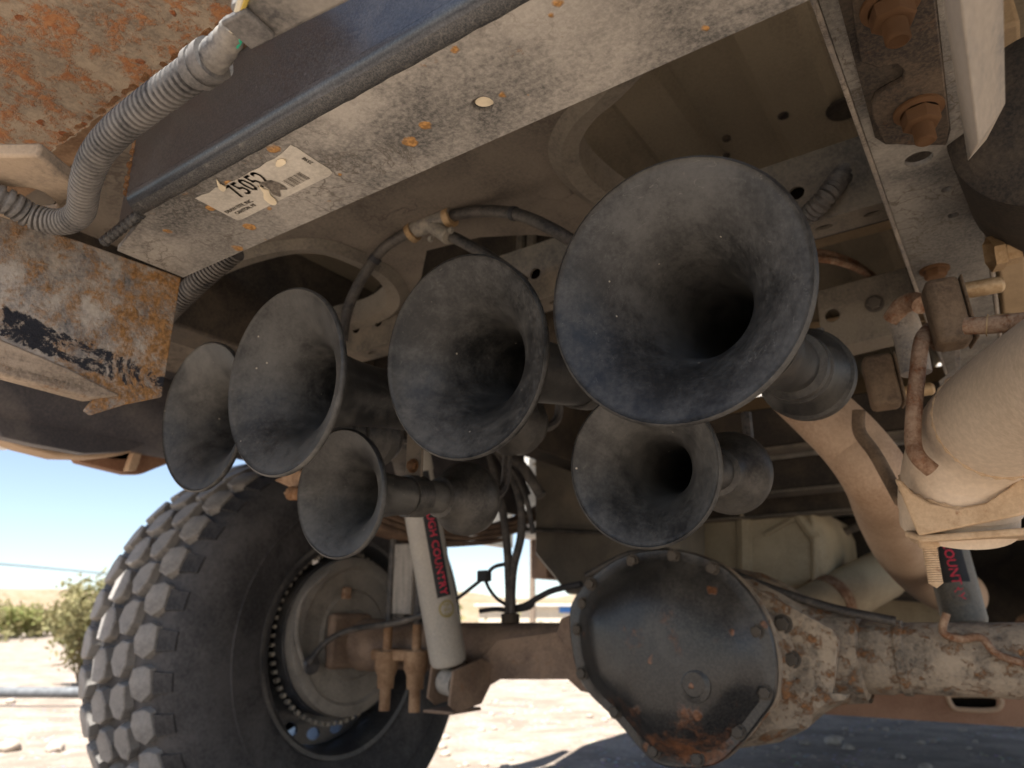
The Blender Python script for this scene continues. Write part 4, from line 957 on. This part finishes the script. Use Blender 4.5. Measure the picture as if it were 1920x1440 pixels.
mb = MB(); q = [at(1680, 902, Y=.745), at(1722, 1004, Y=.735), at(1930, 962, Y=.735), at(1960, 930, Y=.80), at(1800, 890, Y=.90), at(1690, 880, Y=.86)]
mb.prism([(p.x, p.y, q[1].z + (p.z-q[1].z)*.12) for p in q], (0, 0, -.006))
q2 = [at(x, y, Y=.735) for x, y in ((1676, 896), (1692, 902), (1712, 925), (1745, 943), (1795, 952), (1850, 942), (1890, 916), (1908, 895), (1925, 900), (1932, 962), (1722, 1005))]
mb.prism(q2, (0, .006, 0)); part('flange_plate', mb, M['explate'], ex, bevel=.002)
p = at(1738, 1000, Y=.76); mb = MB(); mb.lathe([(0, .0085), (.012, .0085), (.013, .0062)] + [(.013+.002*i+(.001 if j else 0), .0055 if j else .0063) for i in range(16) for j in (0, 1)] + [(.048, .0)], p, (0, 0, -1), 18, cap=False); part('flange_bolt', mb, M['explate'], ex)
# hanger rod welded to the elbow
hr = thing('hanger_rod', 'rusty bent exhaust hanger rod hooked into the upper rubber isolator', 'hanger rod', at(1715, 760, Y=.70))
mb = MB(); mb.tube([at(1742, 618, Y=.76), at(1728, 640, Y=.72), at(1720, 700, Y=.71), at(1713, 780, Y=.705), at(1712, 830, Y=.70), at(1722, 858, Y=.695), at(1748, 882, Y=.70)], .0068, 14); part('rod', mb, M['rustrod'], hr)
mb = MB(); mb.tube([at(1812, 611, Y=.66), at(1850, 610, Y=.655), at(1930, 602, Y=.645), at(2000, 600, Y=.64)], .0072, 14); part('side_rod', mb, M['rustrod'], hr)
mb = MB(); mb.tube([at(1850, 610, Y=.655), at(1853, 610, Y=.655)], .0090, 14, smooth=False); part('rod_collar', mb, M['brass'], hr)
def isolator(x0, y0, x1, y1, Y, th, label):
    c_ = at((x0+x1)/2, (y0+y1)/2, Y=Y); a_, b_ = at(x0, y0, Y=Y), at(x1, y1, Y=Y); hw = abs((at(x1, y0, Y=Y)-a_).length)/2; hh = abs((at(x0, y1, Y=Y)-a_).length)/2
    t = thing('rubber_isolator', label, 'rubber mount', c_, 'exhaust hanger isolators')
    rot = Matrix.Translation(c_) @ Matrix.Rotation(R(14), 4, 'Z') @ Matrix.Rotation(R(-3), 4, 'Y')
    mb = MB(); mb.box((-hw*.92, -th, -hh), (hw*.75, th, hh), rot); part('rubber_block', mb, M['browniso'], t, bevel=.006)
    mb = MB(); mb.box((hw*.76, -th*1.02, -hh*.98), (hw*.9, th*1.02, hh*.95), rot); part('end_plate', mb, M['browniso'], t, bevel=.002)
    for z in (hh*.62, -hh*.5):
        mb = MB(); mb.lathe([(0, .0075), (.03, .0075), (.033, .005), (.033, 0)], rot @ V((hw*.9, 0, z)), rot.to_3x3() @ V((1, 0, 0)), 14, cap=False); part('pin', mb, M['brass'], t)
    return t
isolator(1738, 528, 1818, 650, .72, .016, 'brown rubber exhaust isolator block bolted under the frame rail')
isolator(1622, 668, 1690, 765, .92, .016, 'dark brown rubber isolator beside the horn driver, behind the rusty hanger rod')
ib = thing('isolator_bracket', 'worn grey steel hanger bracket between the rail lip and the isolators', 'bracket', at(1700, 640, Y=.80))
mb = MB(); mb.tube([at(1672, 600, Y=.85), at(1690, 575, Y=.84), at(1715, 565, Y=.83), at(1728, 572, Y=.82)], .010, 12); part('hook', mb, M['rustrod'], ib)
mb = MB(); mb.tube([at(1690, 590, Y=.86), at(1706, 640, Y=.86), at(1718, 700, Y=.86)], .0155, 16); part('sleeve', mb, M['railside'], ib)
mb = MB(); q = [at(x, y, Y=1.05) for x, y in ((1770, 640), (1790, 660), (1792, 690), (1760, 715), (1775, 760), (1785, 800), (1800, 800), (1800, 650))]; mb.prism(q, (0, .004, 0)); part('bent_strap', mb, M['railside'], ib)
# second pipe over the axle
mb = MB(); mb.tube([at(1490, 730, Y=1.02), at(1540, 775, Y=1.02), at(1600, 835, Y=1.03), at(1645, 900, Y=1.05), at(1668, 970, Y=1.22), at(1700, 1035, Y=1.45), at(1748, 1085, Y=1.75), at(1800, 1115, Y=2.1)], lambda l, t: .040+.018*l/t, 32, res=10)
solo('over_axle_pipe', mb, M['exhaust2'], 'brown dusty exhaust pipe bending down over the axle behind the tailpipe', 'exhaust pipe', ang=60)
mb = MB(); mb.tube([at(1610, 770, Y=.93), at(1612, 810, Y=.93), at(1640, 850, Y=.93), at(1668, 900, Y=.92), at(1690, 940, Y=.90)], .0075, 10)
solo('lower_hanger_rod', mb, M['browniso'], 'dusty brown hanger rod lying along the brown over axle pipe', 'hanger rod')

# tanks
ft = thing('fuel_tank', 'tan ribbed fuel tank beyond the axle under the small right horn', 'fuel tank', (-.45, 2.2, .75))
tkp = [at(x, y, Y=2.05) for x, y in ((1180, 880), (1440, 905), (1475, 925), (1530, 955), (1548, 990), (1556, 1070), (1548, 1090), (1440, 1120), (1180, 1130))]
mb = MB(); ins = lambda k, dy: [sum(tkp, V())/len(tkp) + (p-sum(tkp, V())/len(tkp))*k + V((0, dy, 0)) for p in tkp]
mb.loft([ins(.90, -.03), ins(.97, -.015), ins(1, .02), ins(1, .7), ins(.9, .75)]); part('shell', mb, M['tank'], ft, ang=50)
for pts, r in ((((1445, 912), (1480, 945), (1510, 985), (1530, 1010)), .014), (((1435, 1002), (1475, 980), (1530, 955)), .008), (((1392, 910), (1396, 1000), (1396, 1090)), .022), (((1520, 950), (1527, 1020), (1528, 1090)), .008)):
    mb = MB(); mb.tube([at(x, y, Y=2.02) for x, y in pts], r, 8); part('rib', mb, M['tank'], ft)
gt = thing('grey_reservoir', 'grey dusty plastic reservoir box between the hoses and the small right horn', 'tank', (-1.0, 1.95, .8))
gp = [at(x, y, Y=1.75) for x, y in ((1003, 850), (1010, 840), (1250, 840), (1250, 1090), (1180, 1112), (1062, 1114), (1040, 1085), (1003, 1040))]
mb = MB(); mc = sum(gp, V())/len(gp); mb.loft([[mc+(p-mc)*k+V((0, d, 0)) for p in gp] for k, d in ((.93, -.012), (.985, 0), (1, .015), (1, .45))]); part('shell', mb, M['greytank'], gt, ang=50)
mb = MB(); mb.tube([at(960, 992, Y=1.70), at(1050, 995, Y=1.70), at(1150, 1000, Y=1.70), at(1200, 1004, Y=1.7)], .006, 8); part('strap_line', mb, M['rubber'], gt)
mf = thing('muffler', 'pale dusty cylindrical muffler lying behind the differential housing', 'muffler', at(1540, 1130, Y=2.0))
a_, b_ = at(1440, 1190, Y=1.85), at(1660, 1075, Y=2.25); ax = (b_-a_).normalized(); L_ = (b_-a_).length
mb = MB(); mb.lathe([(-.02, .0), (-.02, .05), (0, .062), (.012, .064), (L_-.012, .064), (L_, .062), (L_+.02, .03), (L_+.16, .03)], a_, ax, 32); part('can', mb, M['tank'], mf, ang=40)
mb = MB(); mb.lathe([(L_*.45, .0655), (L_*.45, .068), (L_*.52, .068), (L_*.52, .0655)], a_, ax, 32, cap=False); part('band', mb, M['rustrod'], mf)
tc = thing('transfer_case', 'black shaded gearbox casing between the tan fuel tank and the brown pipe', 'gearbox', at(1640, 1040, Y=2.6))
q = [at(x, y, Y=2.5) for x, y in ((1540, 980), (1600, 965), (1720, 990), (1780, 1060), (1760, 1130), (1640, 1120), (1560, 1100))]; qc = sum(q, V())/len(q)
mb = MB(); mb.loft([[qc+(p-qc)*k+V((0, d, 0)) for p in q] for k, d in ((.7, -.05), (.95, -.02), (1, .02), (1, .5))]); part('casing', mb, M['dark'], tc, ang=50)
mb = MB(); mb.tube([at(1560, 1010, Y=2.35), at(1620, 985, Y=2.35), at(1690, 1000, Y=2.35)], .012, 10); part('cast_rib', mb, M['channel'], tc)
# dark crossmembers between
uc = thing('underbody_crossmember', 'black flat crossmembers with dusty edges above the tan fuel tank', 'crossmember', (-.4, 1.9, .95))
for yA, yB, Y in ((770, 845, 1.7), (868, 925, 1.85), (935, 968, 2.0)):
    a_, b_ = at(1400, yA, Y=Y), at(1400, yB, Y=Y); mb = MB(); mb.box((-.95, Y, b_.z), (-.02, Y+.05, a_.z)); part('bar', mb, M['dark'], uc, bevel=.004)
    mb = MB(); mb.box((-.95, Y-.012, b_.z-.008), (-.02, Y+.06, b_.z-.001)); part('bar_edge', mb, M['channel'], uc)
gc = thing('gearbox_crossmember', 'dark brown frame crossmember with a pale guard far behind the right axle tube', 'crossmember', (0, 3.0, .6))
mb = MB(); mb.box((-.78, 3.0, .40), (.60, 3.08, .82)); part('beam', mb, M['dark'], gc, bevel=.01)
mb = MB(); mb.box((-.50, 2.90, .50), (-.16, 2.985, .60)); part('guard', mb, M['tank'], gc, bevel=.02)
mb = MB(); mb.box((.02, 2.4, .52), (.22, 2.9, .74)); part('side_guard', mb, M['greyblock'], gc, bevel=.02)
for x in (-.55, -.1, .12):
    mb = MB(); mb.tube([V((x, 2.98, .44)), V((x+.05, 2.9, .50)), V((x+.09, 2.7, .53)), V((x+.2, 2.5, .50))], .012, 10); part('line_pipe', mb, M['rustrod'], gc)
# brown lower beam with slot
lw = thing('lower_crossmember', 'red brown crossmember with a slotted opening low behind the axle', 'crossmember', (-.3, 2.2, .32))
a_, b_ = at(1430, 1283, Y=2.2), at(1600, 1360, Y=2.2); zt, zb_ = .352, .285
sl = [at(x, y, Y=2.2) for x, y in ((1776, 1303), (1868, 1306), (1868, 1330), (1800, 1330), (1784, 1322))]
mb = MB(); mb.prism([(-.70, 2.2, zb_), (.5, 2.2, zb_), (.5, 2.2, zt), (-.70, 2.2, zt)], (0, .004, 0), holes=[sl]); part('beam_face', mb, M['brownbeam'], lw)
mb = MB(); mb.box((-.70, 2.2045, zb_), (.5, 2.30, zb_+.004)); part('beam_bottom', mb, M['brownbeam'], lw)
mb = MB(); mb.box((-.70, 2.296, zb_), (.5, 2.30, zt)); part('beam_back', mb, M['dark'], lw)
mb = MB(); mb.box((-.70, 2.2045, zt-.004), (.5, 2.2955, zt)); part('beam_top', mb, M['brownbeam'], lw)
mb = MB(); mb.tube(sl+[sl[0]], .006, 8, res=6); part('slot_rim', mb, M['tanlip'], lw)
# right dark cylinder and side bits
mb = MB(); mb.lathe([(0, .0), (0, .06), (.012, .078), (.16, .082), (.175, .07), (.176, 0)], at(1975, 262, D=.62)+V((0, -.05, 0)), (.1, 1, .1), 40, cap=False)
solo('air_tank', mb, M['dark'], 'black rounded tank end at the upper right edge beside the pale end plate', 'air tank', ang=40)
p = at(1855, 478, Y=.80); mb = MB(); mb.lathe([(0, .018), (.010, .018), (.012, .0145), (.024, .0145), (.026, .009)] + [(.027+.002*i+(.001 if j else 0), .0085 if j else .0095) for i in range(10) for j in (0, 1)] + [(.05, 0)], p, (.95, .25, .1), 6, cap=False)
solo('rail_bolt', mb, M['brass'], 'dusty bolt with a nut sticking out of the right side of the frame rail', 'bolt', ang=30)
mb = MB(); mb.box((.06, .8, 1.12), (.10, 3.4, 1.18)); solo('bed_support', mb, M['bedrail'], 'tan bed support running beside the right frame rail', 'bed support', bevel=.004)

# hoses hanging to the axle
vh = thing('breather_hoses', 'pair of dark hoses hanging down and meeting on the axle left of the differential', 'hose', at(958, 1150, Y=1.34))
for pts, r in ((((915, 840), (930, 900), (943, 960), (952, 1040), (956, 1150)), .009), (((935, 850), (965, 905), (978, 960), (976, 1010), (962, 1070), (958, 1150)), .009), (((935, 845), (975, 870), (1000, 905), (1015, 930)), .012), (((925, 845), (960, 880), (985, 930), (1000, 1000)), .006)):
    mb = MB(); mb.tube([at(x, y, Y=1.31) for x, y in pts], r, 10); part('hose', mb, M['rubber'], vh)
mb = MB(); mb.lathe([(0, .020), (.018, .020), (.02, .013), (.05, .012)], at(957, 1168, Y=1.33), (0, 0, 1), 16); part('vent_block', mb, M['dark'], vh)
bl = thing('brake_wiring', 'thin black brake wiring crossing the bright gap above the axle', 'wiring', at(960, 1130, Y=1.33))
for pts, r in ((((850, 1128), (880, 1105), (908, 1082), (925, 1064), (945, 1058)), .0045), (((908, 1082), (918, 1105), (935, 1125), (958, 1138)), .004), (((958, 1142), (985, 1135), (1010, 1120), (1040, 1106), (1090, 1095)), .0065), (((900, 1146), (930, 1142), (958, 1145), (990, 1140), (1000, 1132)), .005)):
    mb = MB(); mb.tube([at(x, y, Y=1.33) for x, y in pts], r, 8); part('wire', mb, M['line'], bl)
mb = MB(); mb.box((-.014, -.01, -.012), (.014, .01, .012), Matrix.Translation(at(908, 1080, Y=1.325))); part('clip', mb, M['line'], bl, bevel=.003)
mb = MB(); mb.tube([at(240, 590, Y=.8), at(330, 640, Y=.8), at(372, 672, Y=.82)], .003, 6); solo('thin_brake_line', mb, M['rustrod'], 'thin brown brake line running down behind the leftmost horn', 'brake line')
mb = MB(); mb.tube([at(230, 612, Y=.95), at(330, 612, Y=.95), at(430, 606, Y=.95), at(560, 600, Y=.95)], .014, 12)
mb.tube([at(388, 590, Y=.93), at(392, 680, Y=.93)], .012, 10, smooth=False)
solo('dark_support_pipe', mb, M['dark'], 'dark horizontal pipe above the leftmost horn under the bed', 'pipe')
mb = MB(); mb.box((-.03, -.02, -.05), (.03, .02, .05), Matrix.Translation(at(462, 500, Y=.92))); solo('dark_bracket', mb, M['dark'], 'dark square bracket in the shade right of the ribbed conduit end', 'bracket', bevel=.004)

# left rear corner of the body: bumper end and liner
fe = thing('bumper_end', 'dark bumper end and liner with a tan dusty lip above the tyre on the left', 'bumper end', (-1.4, .5, .9))
XF = -1.42
def xprism(pts, X, th): 
    m = MB(); m.prism([at(x, y, X=X) for x, y in pts], (th, 0, 0)); return m
part('liner', xprism(((-200, 600), (0, 640), (420, 690), (420, 790), (345, 815), (290, 826), (240, 846), (160, 850), (60, 832), (0, 818), (0, 812), (-200, 800)), XF, -.03), M['fender'], fe, bevel=.004)
part('lip', xprism(((-200, 800), (0, 808), (60, 796), (85, 822), (130, 838), (180, 842), (225, 836), (270, 815), (280, 838), (230, 852), (180, 858), (110, 856), (40, 838), (0, 822), (-200, 815)), XF-.04, -.05), M['tanlip'], fe, bevel=.004)
part('outer_skin', xprism(((-200, 820), (0, 824), (60, 842), (120, 858), (200, 858), (300, 800), (345, 780), (345, 868), (318, 868), (275, 885), (268, 888), (240, 888), (150, 866), (145, 858), (70, 848), (0, 828), (-200, 790)), XF-.10, -.03), M['brownbeam'], fe, bevel=.003)
part('strut', xprism(((262, 815), (278, 815), (256, 882), (240, 882)), XF-.05, -.02), M['tanlip'], fe, bevel=.002)
c_ = at(165, 790, X=XF+.05); mb = MB(); mb.lathe([(-.2, .07), (-.19, .085), (.19, .085), (.2, .07)], at(160, 752, X=XF-.045), (0, 1, .02), 32); part('rounded_liner', mb, M['fender'], fe)

# ================================================================== SURROUNDINGS
def g(x, y): 
    p = at(x, y, Z=0); p.z = gh(p.x, p.y); return p
p0, p1 = at(-300, 1296, Z=.05), at(400, 1300, Z=.05)
mb = MB(); mb.tube([p0, p1], .036, 16, smooth=False)
solo('ground_pipe', mb, M['pipegrey'], 'long grey metal pipe lying on the dirt left of the tyre', 'pipe')
def stone_mesh(seed):
    bm = bmesh.new(); bmesh.ops.create_icosphere(bm, subdivisions=2, radius=1)
    for v in bm.verts:
        k = 1+.35*mnoise.noise(v.co*1.3+V((seed*7, 0, 0))); v.co = V((v.co.x*k, v.co.y*k*.85, v.co.z*k*.62))
    vs = [v.co.copy() for v in bm.verts]; fs = [tuple(q.index for q in f.verts) for f in bm.faces]; bm.free(); return vs, fs
SM = [stone_mesh(i) for i in range(5)]
rnd = random.Random(11)
desc = ['pale rounded stone lying on the lit dirt at the lower left corner', 'pale flat stone on the lit dirt left of the tyre foot', 'small orange brown stone beside the grey pipe on the dirt', 'cream stone in the shade right of the differential cover']
for i, ((x, y), s) in enumerate((((22, 1388), .055), ((105, 1390), .045), ((22, 1308), .04), ((1560, 1378), .045))):
    p = g(x, y); mb = MB(); vs, fs = SM[i % 5]; rot = Matrix.Rotation(rnd.random()*6, 3, 'Z'); mb.add([p+rot @ (v*s)+V((0, 0, s*.3)) for v in vs], fs)
    solo('stone', mb, M['stone'], desc[i], 'stone', loc=p, ang=60)
mb = MB()
for i in range(2600):
    r = .8+7.5*rnd.random()**.8; a = R(-10)+rnd.random()*R(150)
    x, y = r*math.cos(a)-.6, r*math.sin(a)
    if abs(x-WC.x) < .25 and abs(y-WC.y) < .35: continue
    s = .006+.022*rnd.random()**3; vs, fs = SM[rnd.randrange(5)]; rot = Matrix.Rotation(rnd.random()*6, 3, 'Z')
    p = V((x, y, gh(x, y)+s*.2)); mb.add([p+rot @ (v*s) for v in vs], fs)
solo('gravel', mb, M['stone'], None, None, loc=(0, 0, 0), ang=60, kind='stuff', bevel=None)
def shrub(p, h, wd, n, name, label, mt, seed, leaf=.022, sp=1.0):
    rn = random.Random(seed); t = thing(name, label, 'shrub', p, 'desert shrubs'); st = MB(); fo = MB()
    for i in range(16):
        a = rn.random()*2*PI; l = h*(.55+.5*rn.random()); o_ = wd*(.3+.7*rn.random())
        e = p+V((math.cos(a)*o_, math.sin(a)*o_, l)); m_ = p.lerp(e, .5)+V((0, 0, l*.12))
        st.tube([p, m_, e], lambda s_, t_: .010*h*(1.2-s_/t_), 5, res=4)
        for k in range(n//16):
            q = rn.random()**.6; c_ = (p.lerp(m_, q*2) if q < .5 else m_.lerp(e, q*2-1)) if q > .22 else m_.lerp(e, rn.random())
            c_ = c_+V((rn.gauss(0, 1), rn.gauss(0, 1), rn.gauss(0, .8)))*wd*.16*sp
            d1 = V((rn.gauss(0, 1), rn.gauss(0, 1), rn.gauss(0, 1))).normalized(); d2 = d1.orthogonal().normalized(); s_ = leaf*(.6+.8*rn.random())
            fo.add([c_-d1*s_, c_-d2*s_*.45, c_+d1*s_, c_+d2*s_*.45], [(0, 1, 2, 3)])
    part('stems', st, M['stem'], t); part('foliage', fo, M[mt], t, bevel=None)
shrub(g(148, 1278), .90, .42, 5200, 'desert_shrub', 'grey green desert shrub close behind the tyre tread', 'leaf', 1, .026)
for i, (x, y, h, wd, mt, lab) in enumerate(((10, 1192, 1.1, 1.1, 'leaf2', 'bright green scrub bush low on the plain at the far left edge'), (70, 1190, 1.0, 1.4, 'leaf', 'dry tan scrub bush on the plain left of the grey green shrub'), (-60, 1195, 1.2, 1.2, 'leaf', 'scrub bush just outside the left edge of the plain'), (120, 1188, 1.3, 1.3, 'leaf', 'far scrub bush partly behind the grey green shrub'))):
    shrub(g(x, y), h, wd, 1500, 'scrub_bush', lab, mt, 20+i, .09)
mb = MB()
for i in range(170):
    d = 22+120*rnd.random(); a = R(95+75*rnd.random()); c_ = V((d*math.cos(a), d*math.sin(a), 0)); c_.z = gh(c_.x, c_.y); s_ = .35+.5*rnd.random()
    for k in range(60):
        e = c_+V((rnd.gauss(0, .5), rnd.gauss(0, .5), abs(rnd.gauss(0, .45))))*s_*1.3; d1 = V((rnd.gauss(0, 1), rnd.gauss(0, 1), rnd.gauss(0, 1))).normalized(); d2 = d1.orthogonal().normalized()
        mb.add([e-d1*s_*.18, e-d2*s_*.1, e+d1*s_*.18, e+d2*s_*.1], [(0, 1, 2, 3)])
solo('far_scrub', mb, M['leaf'], None, None, loc=(0, 0, 0), bevel=None, kind='stuff')
# cable on poles
cabA, cabB = at(-500, 1015, D=22), at(420, 1098, D=30)
def pole(top, label):
    t = thing('utility_pole', label, 'utility pole', (top.x, top.y, 0)); m = MB(); m.tube([V((top.x, top.y, -.3)), V((top.x, top.y, top.z+.25))], lambda l, q: .11-.03*l/q, 12, smooth=False); part('shaft', m, M['wood'], t)
    m = MB(); m.box((top.x-.5, top.y-.04, top.z-.1), (top.x+.5, top.y+.04, top.z-.01)); part('crossarm', m, M['wood'], t, bevel=.01)
pole(cabB, 'wooden utility pole standing behind the tyre'); pole(cabA, 'wooden utility pole beyond the left edge')
mid = at(95, 1066, D=26); mb = MB(); mb.tube([cabA, mid, cabB], .022, 6, res=16); solo('overhead_cable', mb, M['line'], 'thin overhead cable sagging across the sky at the left', 'cable')
pt = at(998, 1050, D=24); pole(V((pt.x, pt.y, pt.z+1.5)), 'thin utility pole seen through the bright gap above the axle')
bd_ = thing('far_building', 'low pale building beyond the bright gap above the axle', 'building', g(985, 1175))
c_ = at(985, 1150, D=34); c_.z = 0; rz = Matrix.Translation(c_) @ Matrix.Rotation(R(34), 4, 'Z')
mb = MB(); mb.box((-2.2, 0, 0), (3.4, 4, 1.2), rz); part('wall', mb, M['wallpaint'], bd_)
mb = MB(); mb.box((-2.4, -.2, 1.201), (3.6, 4.2, 1.30), rz); part('roof', mb, M['bodypaint'], bd_)
mb = MB(); mb.box((1.6, -.06, .90), (2.2, -.005, 1.18), rz); part('blue_panel', mb, M['bluepanel'], bd_)
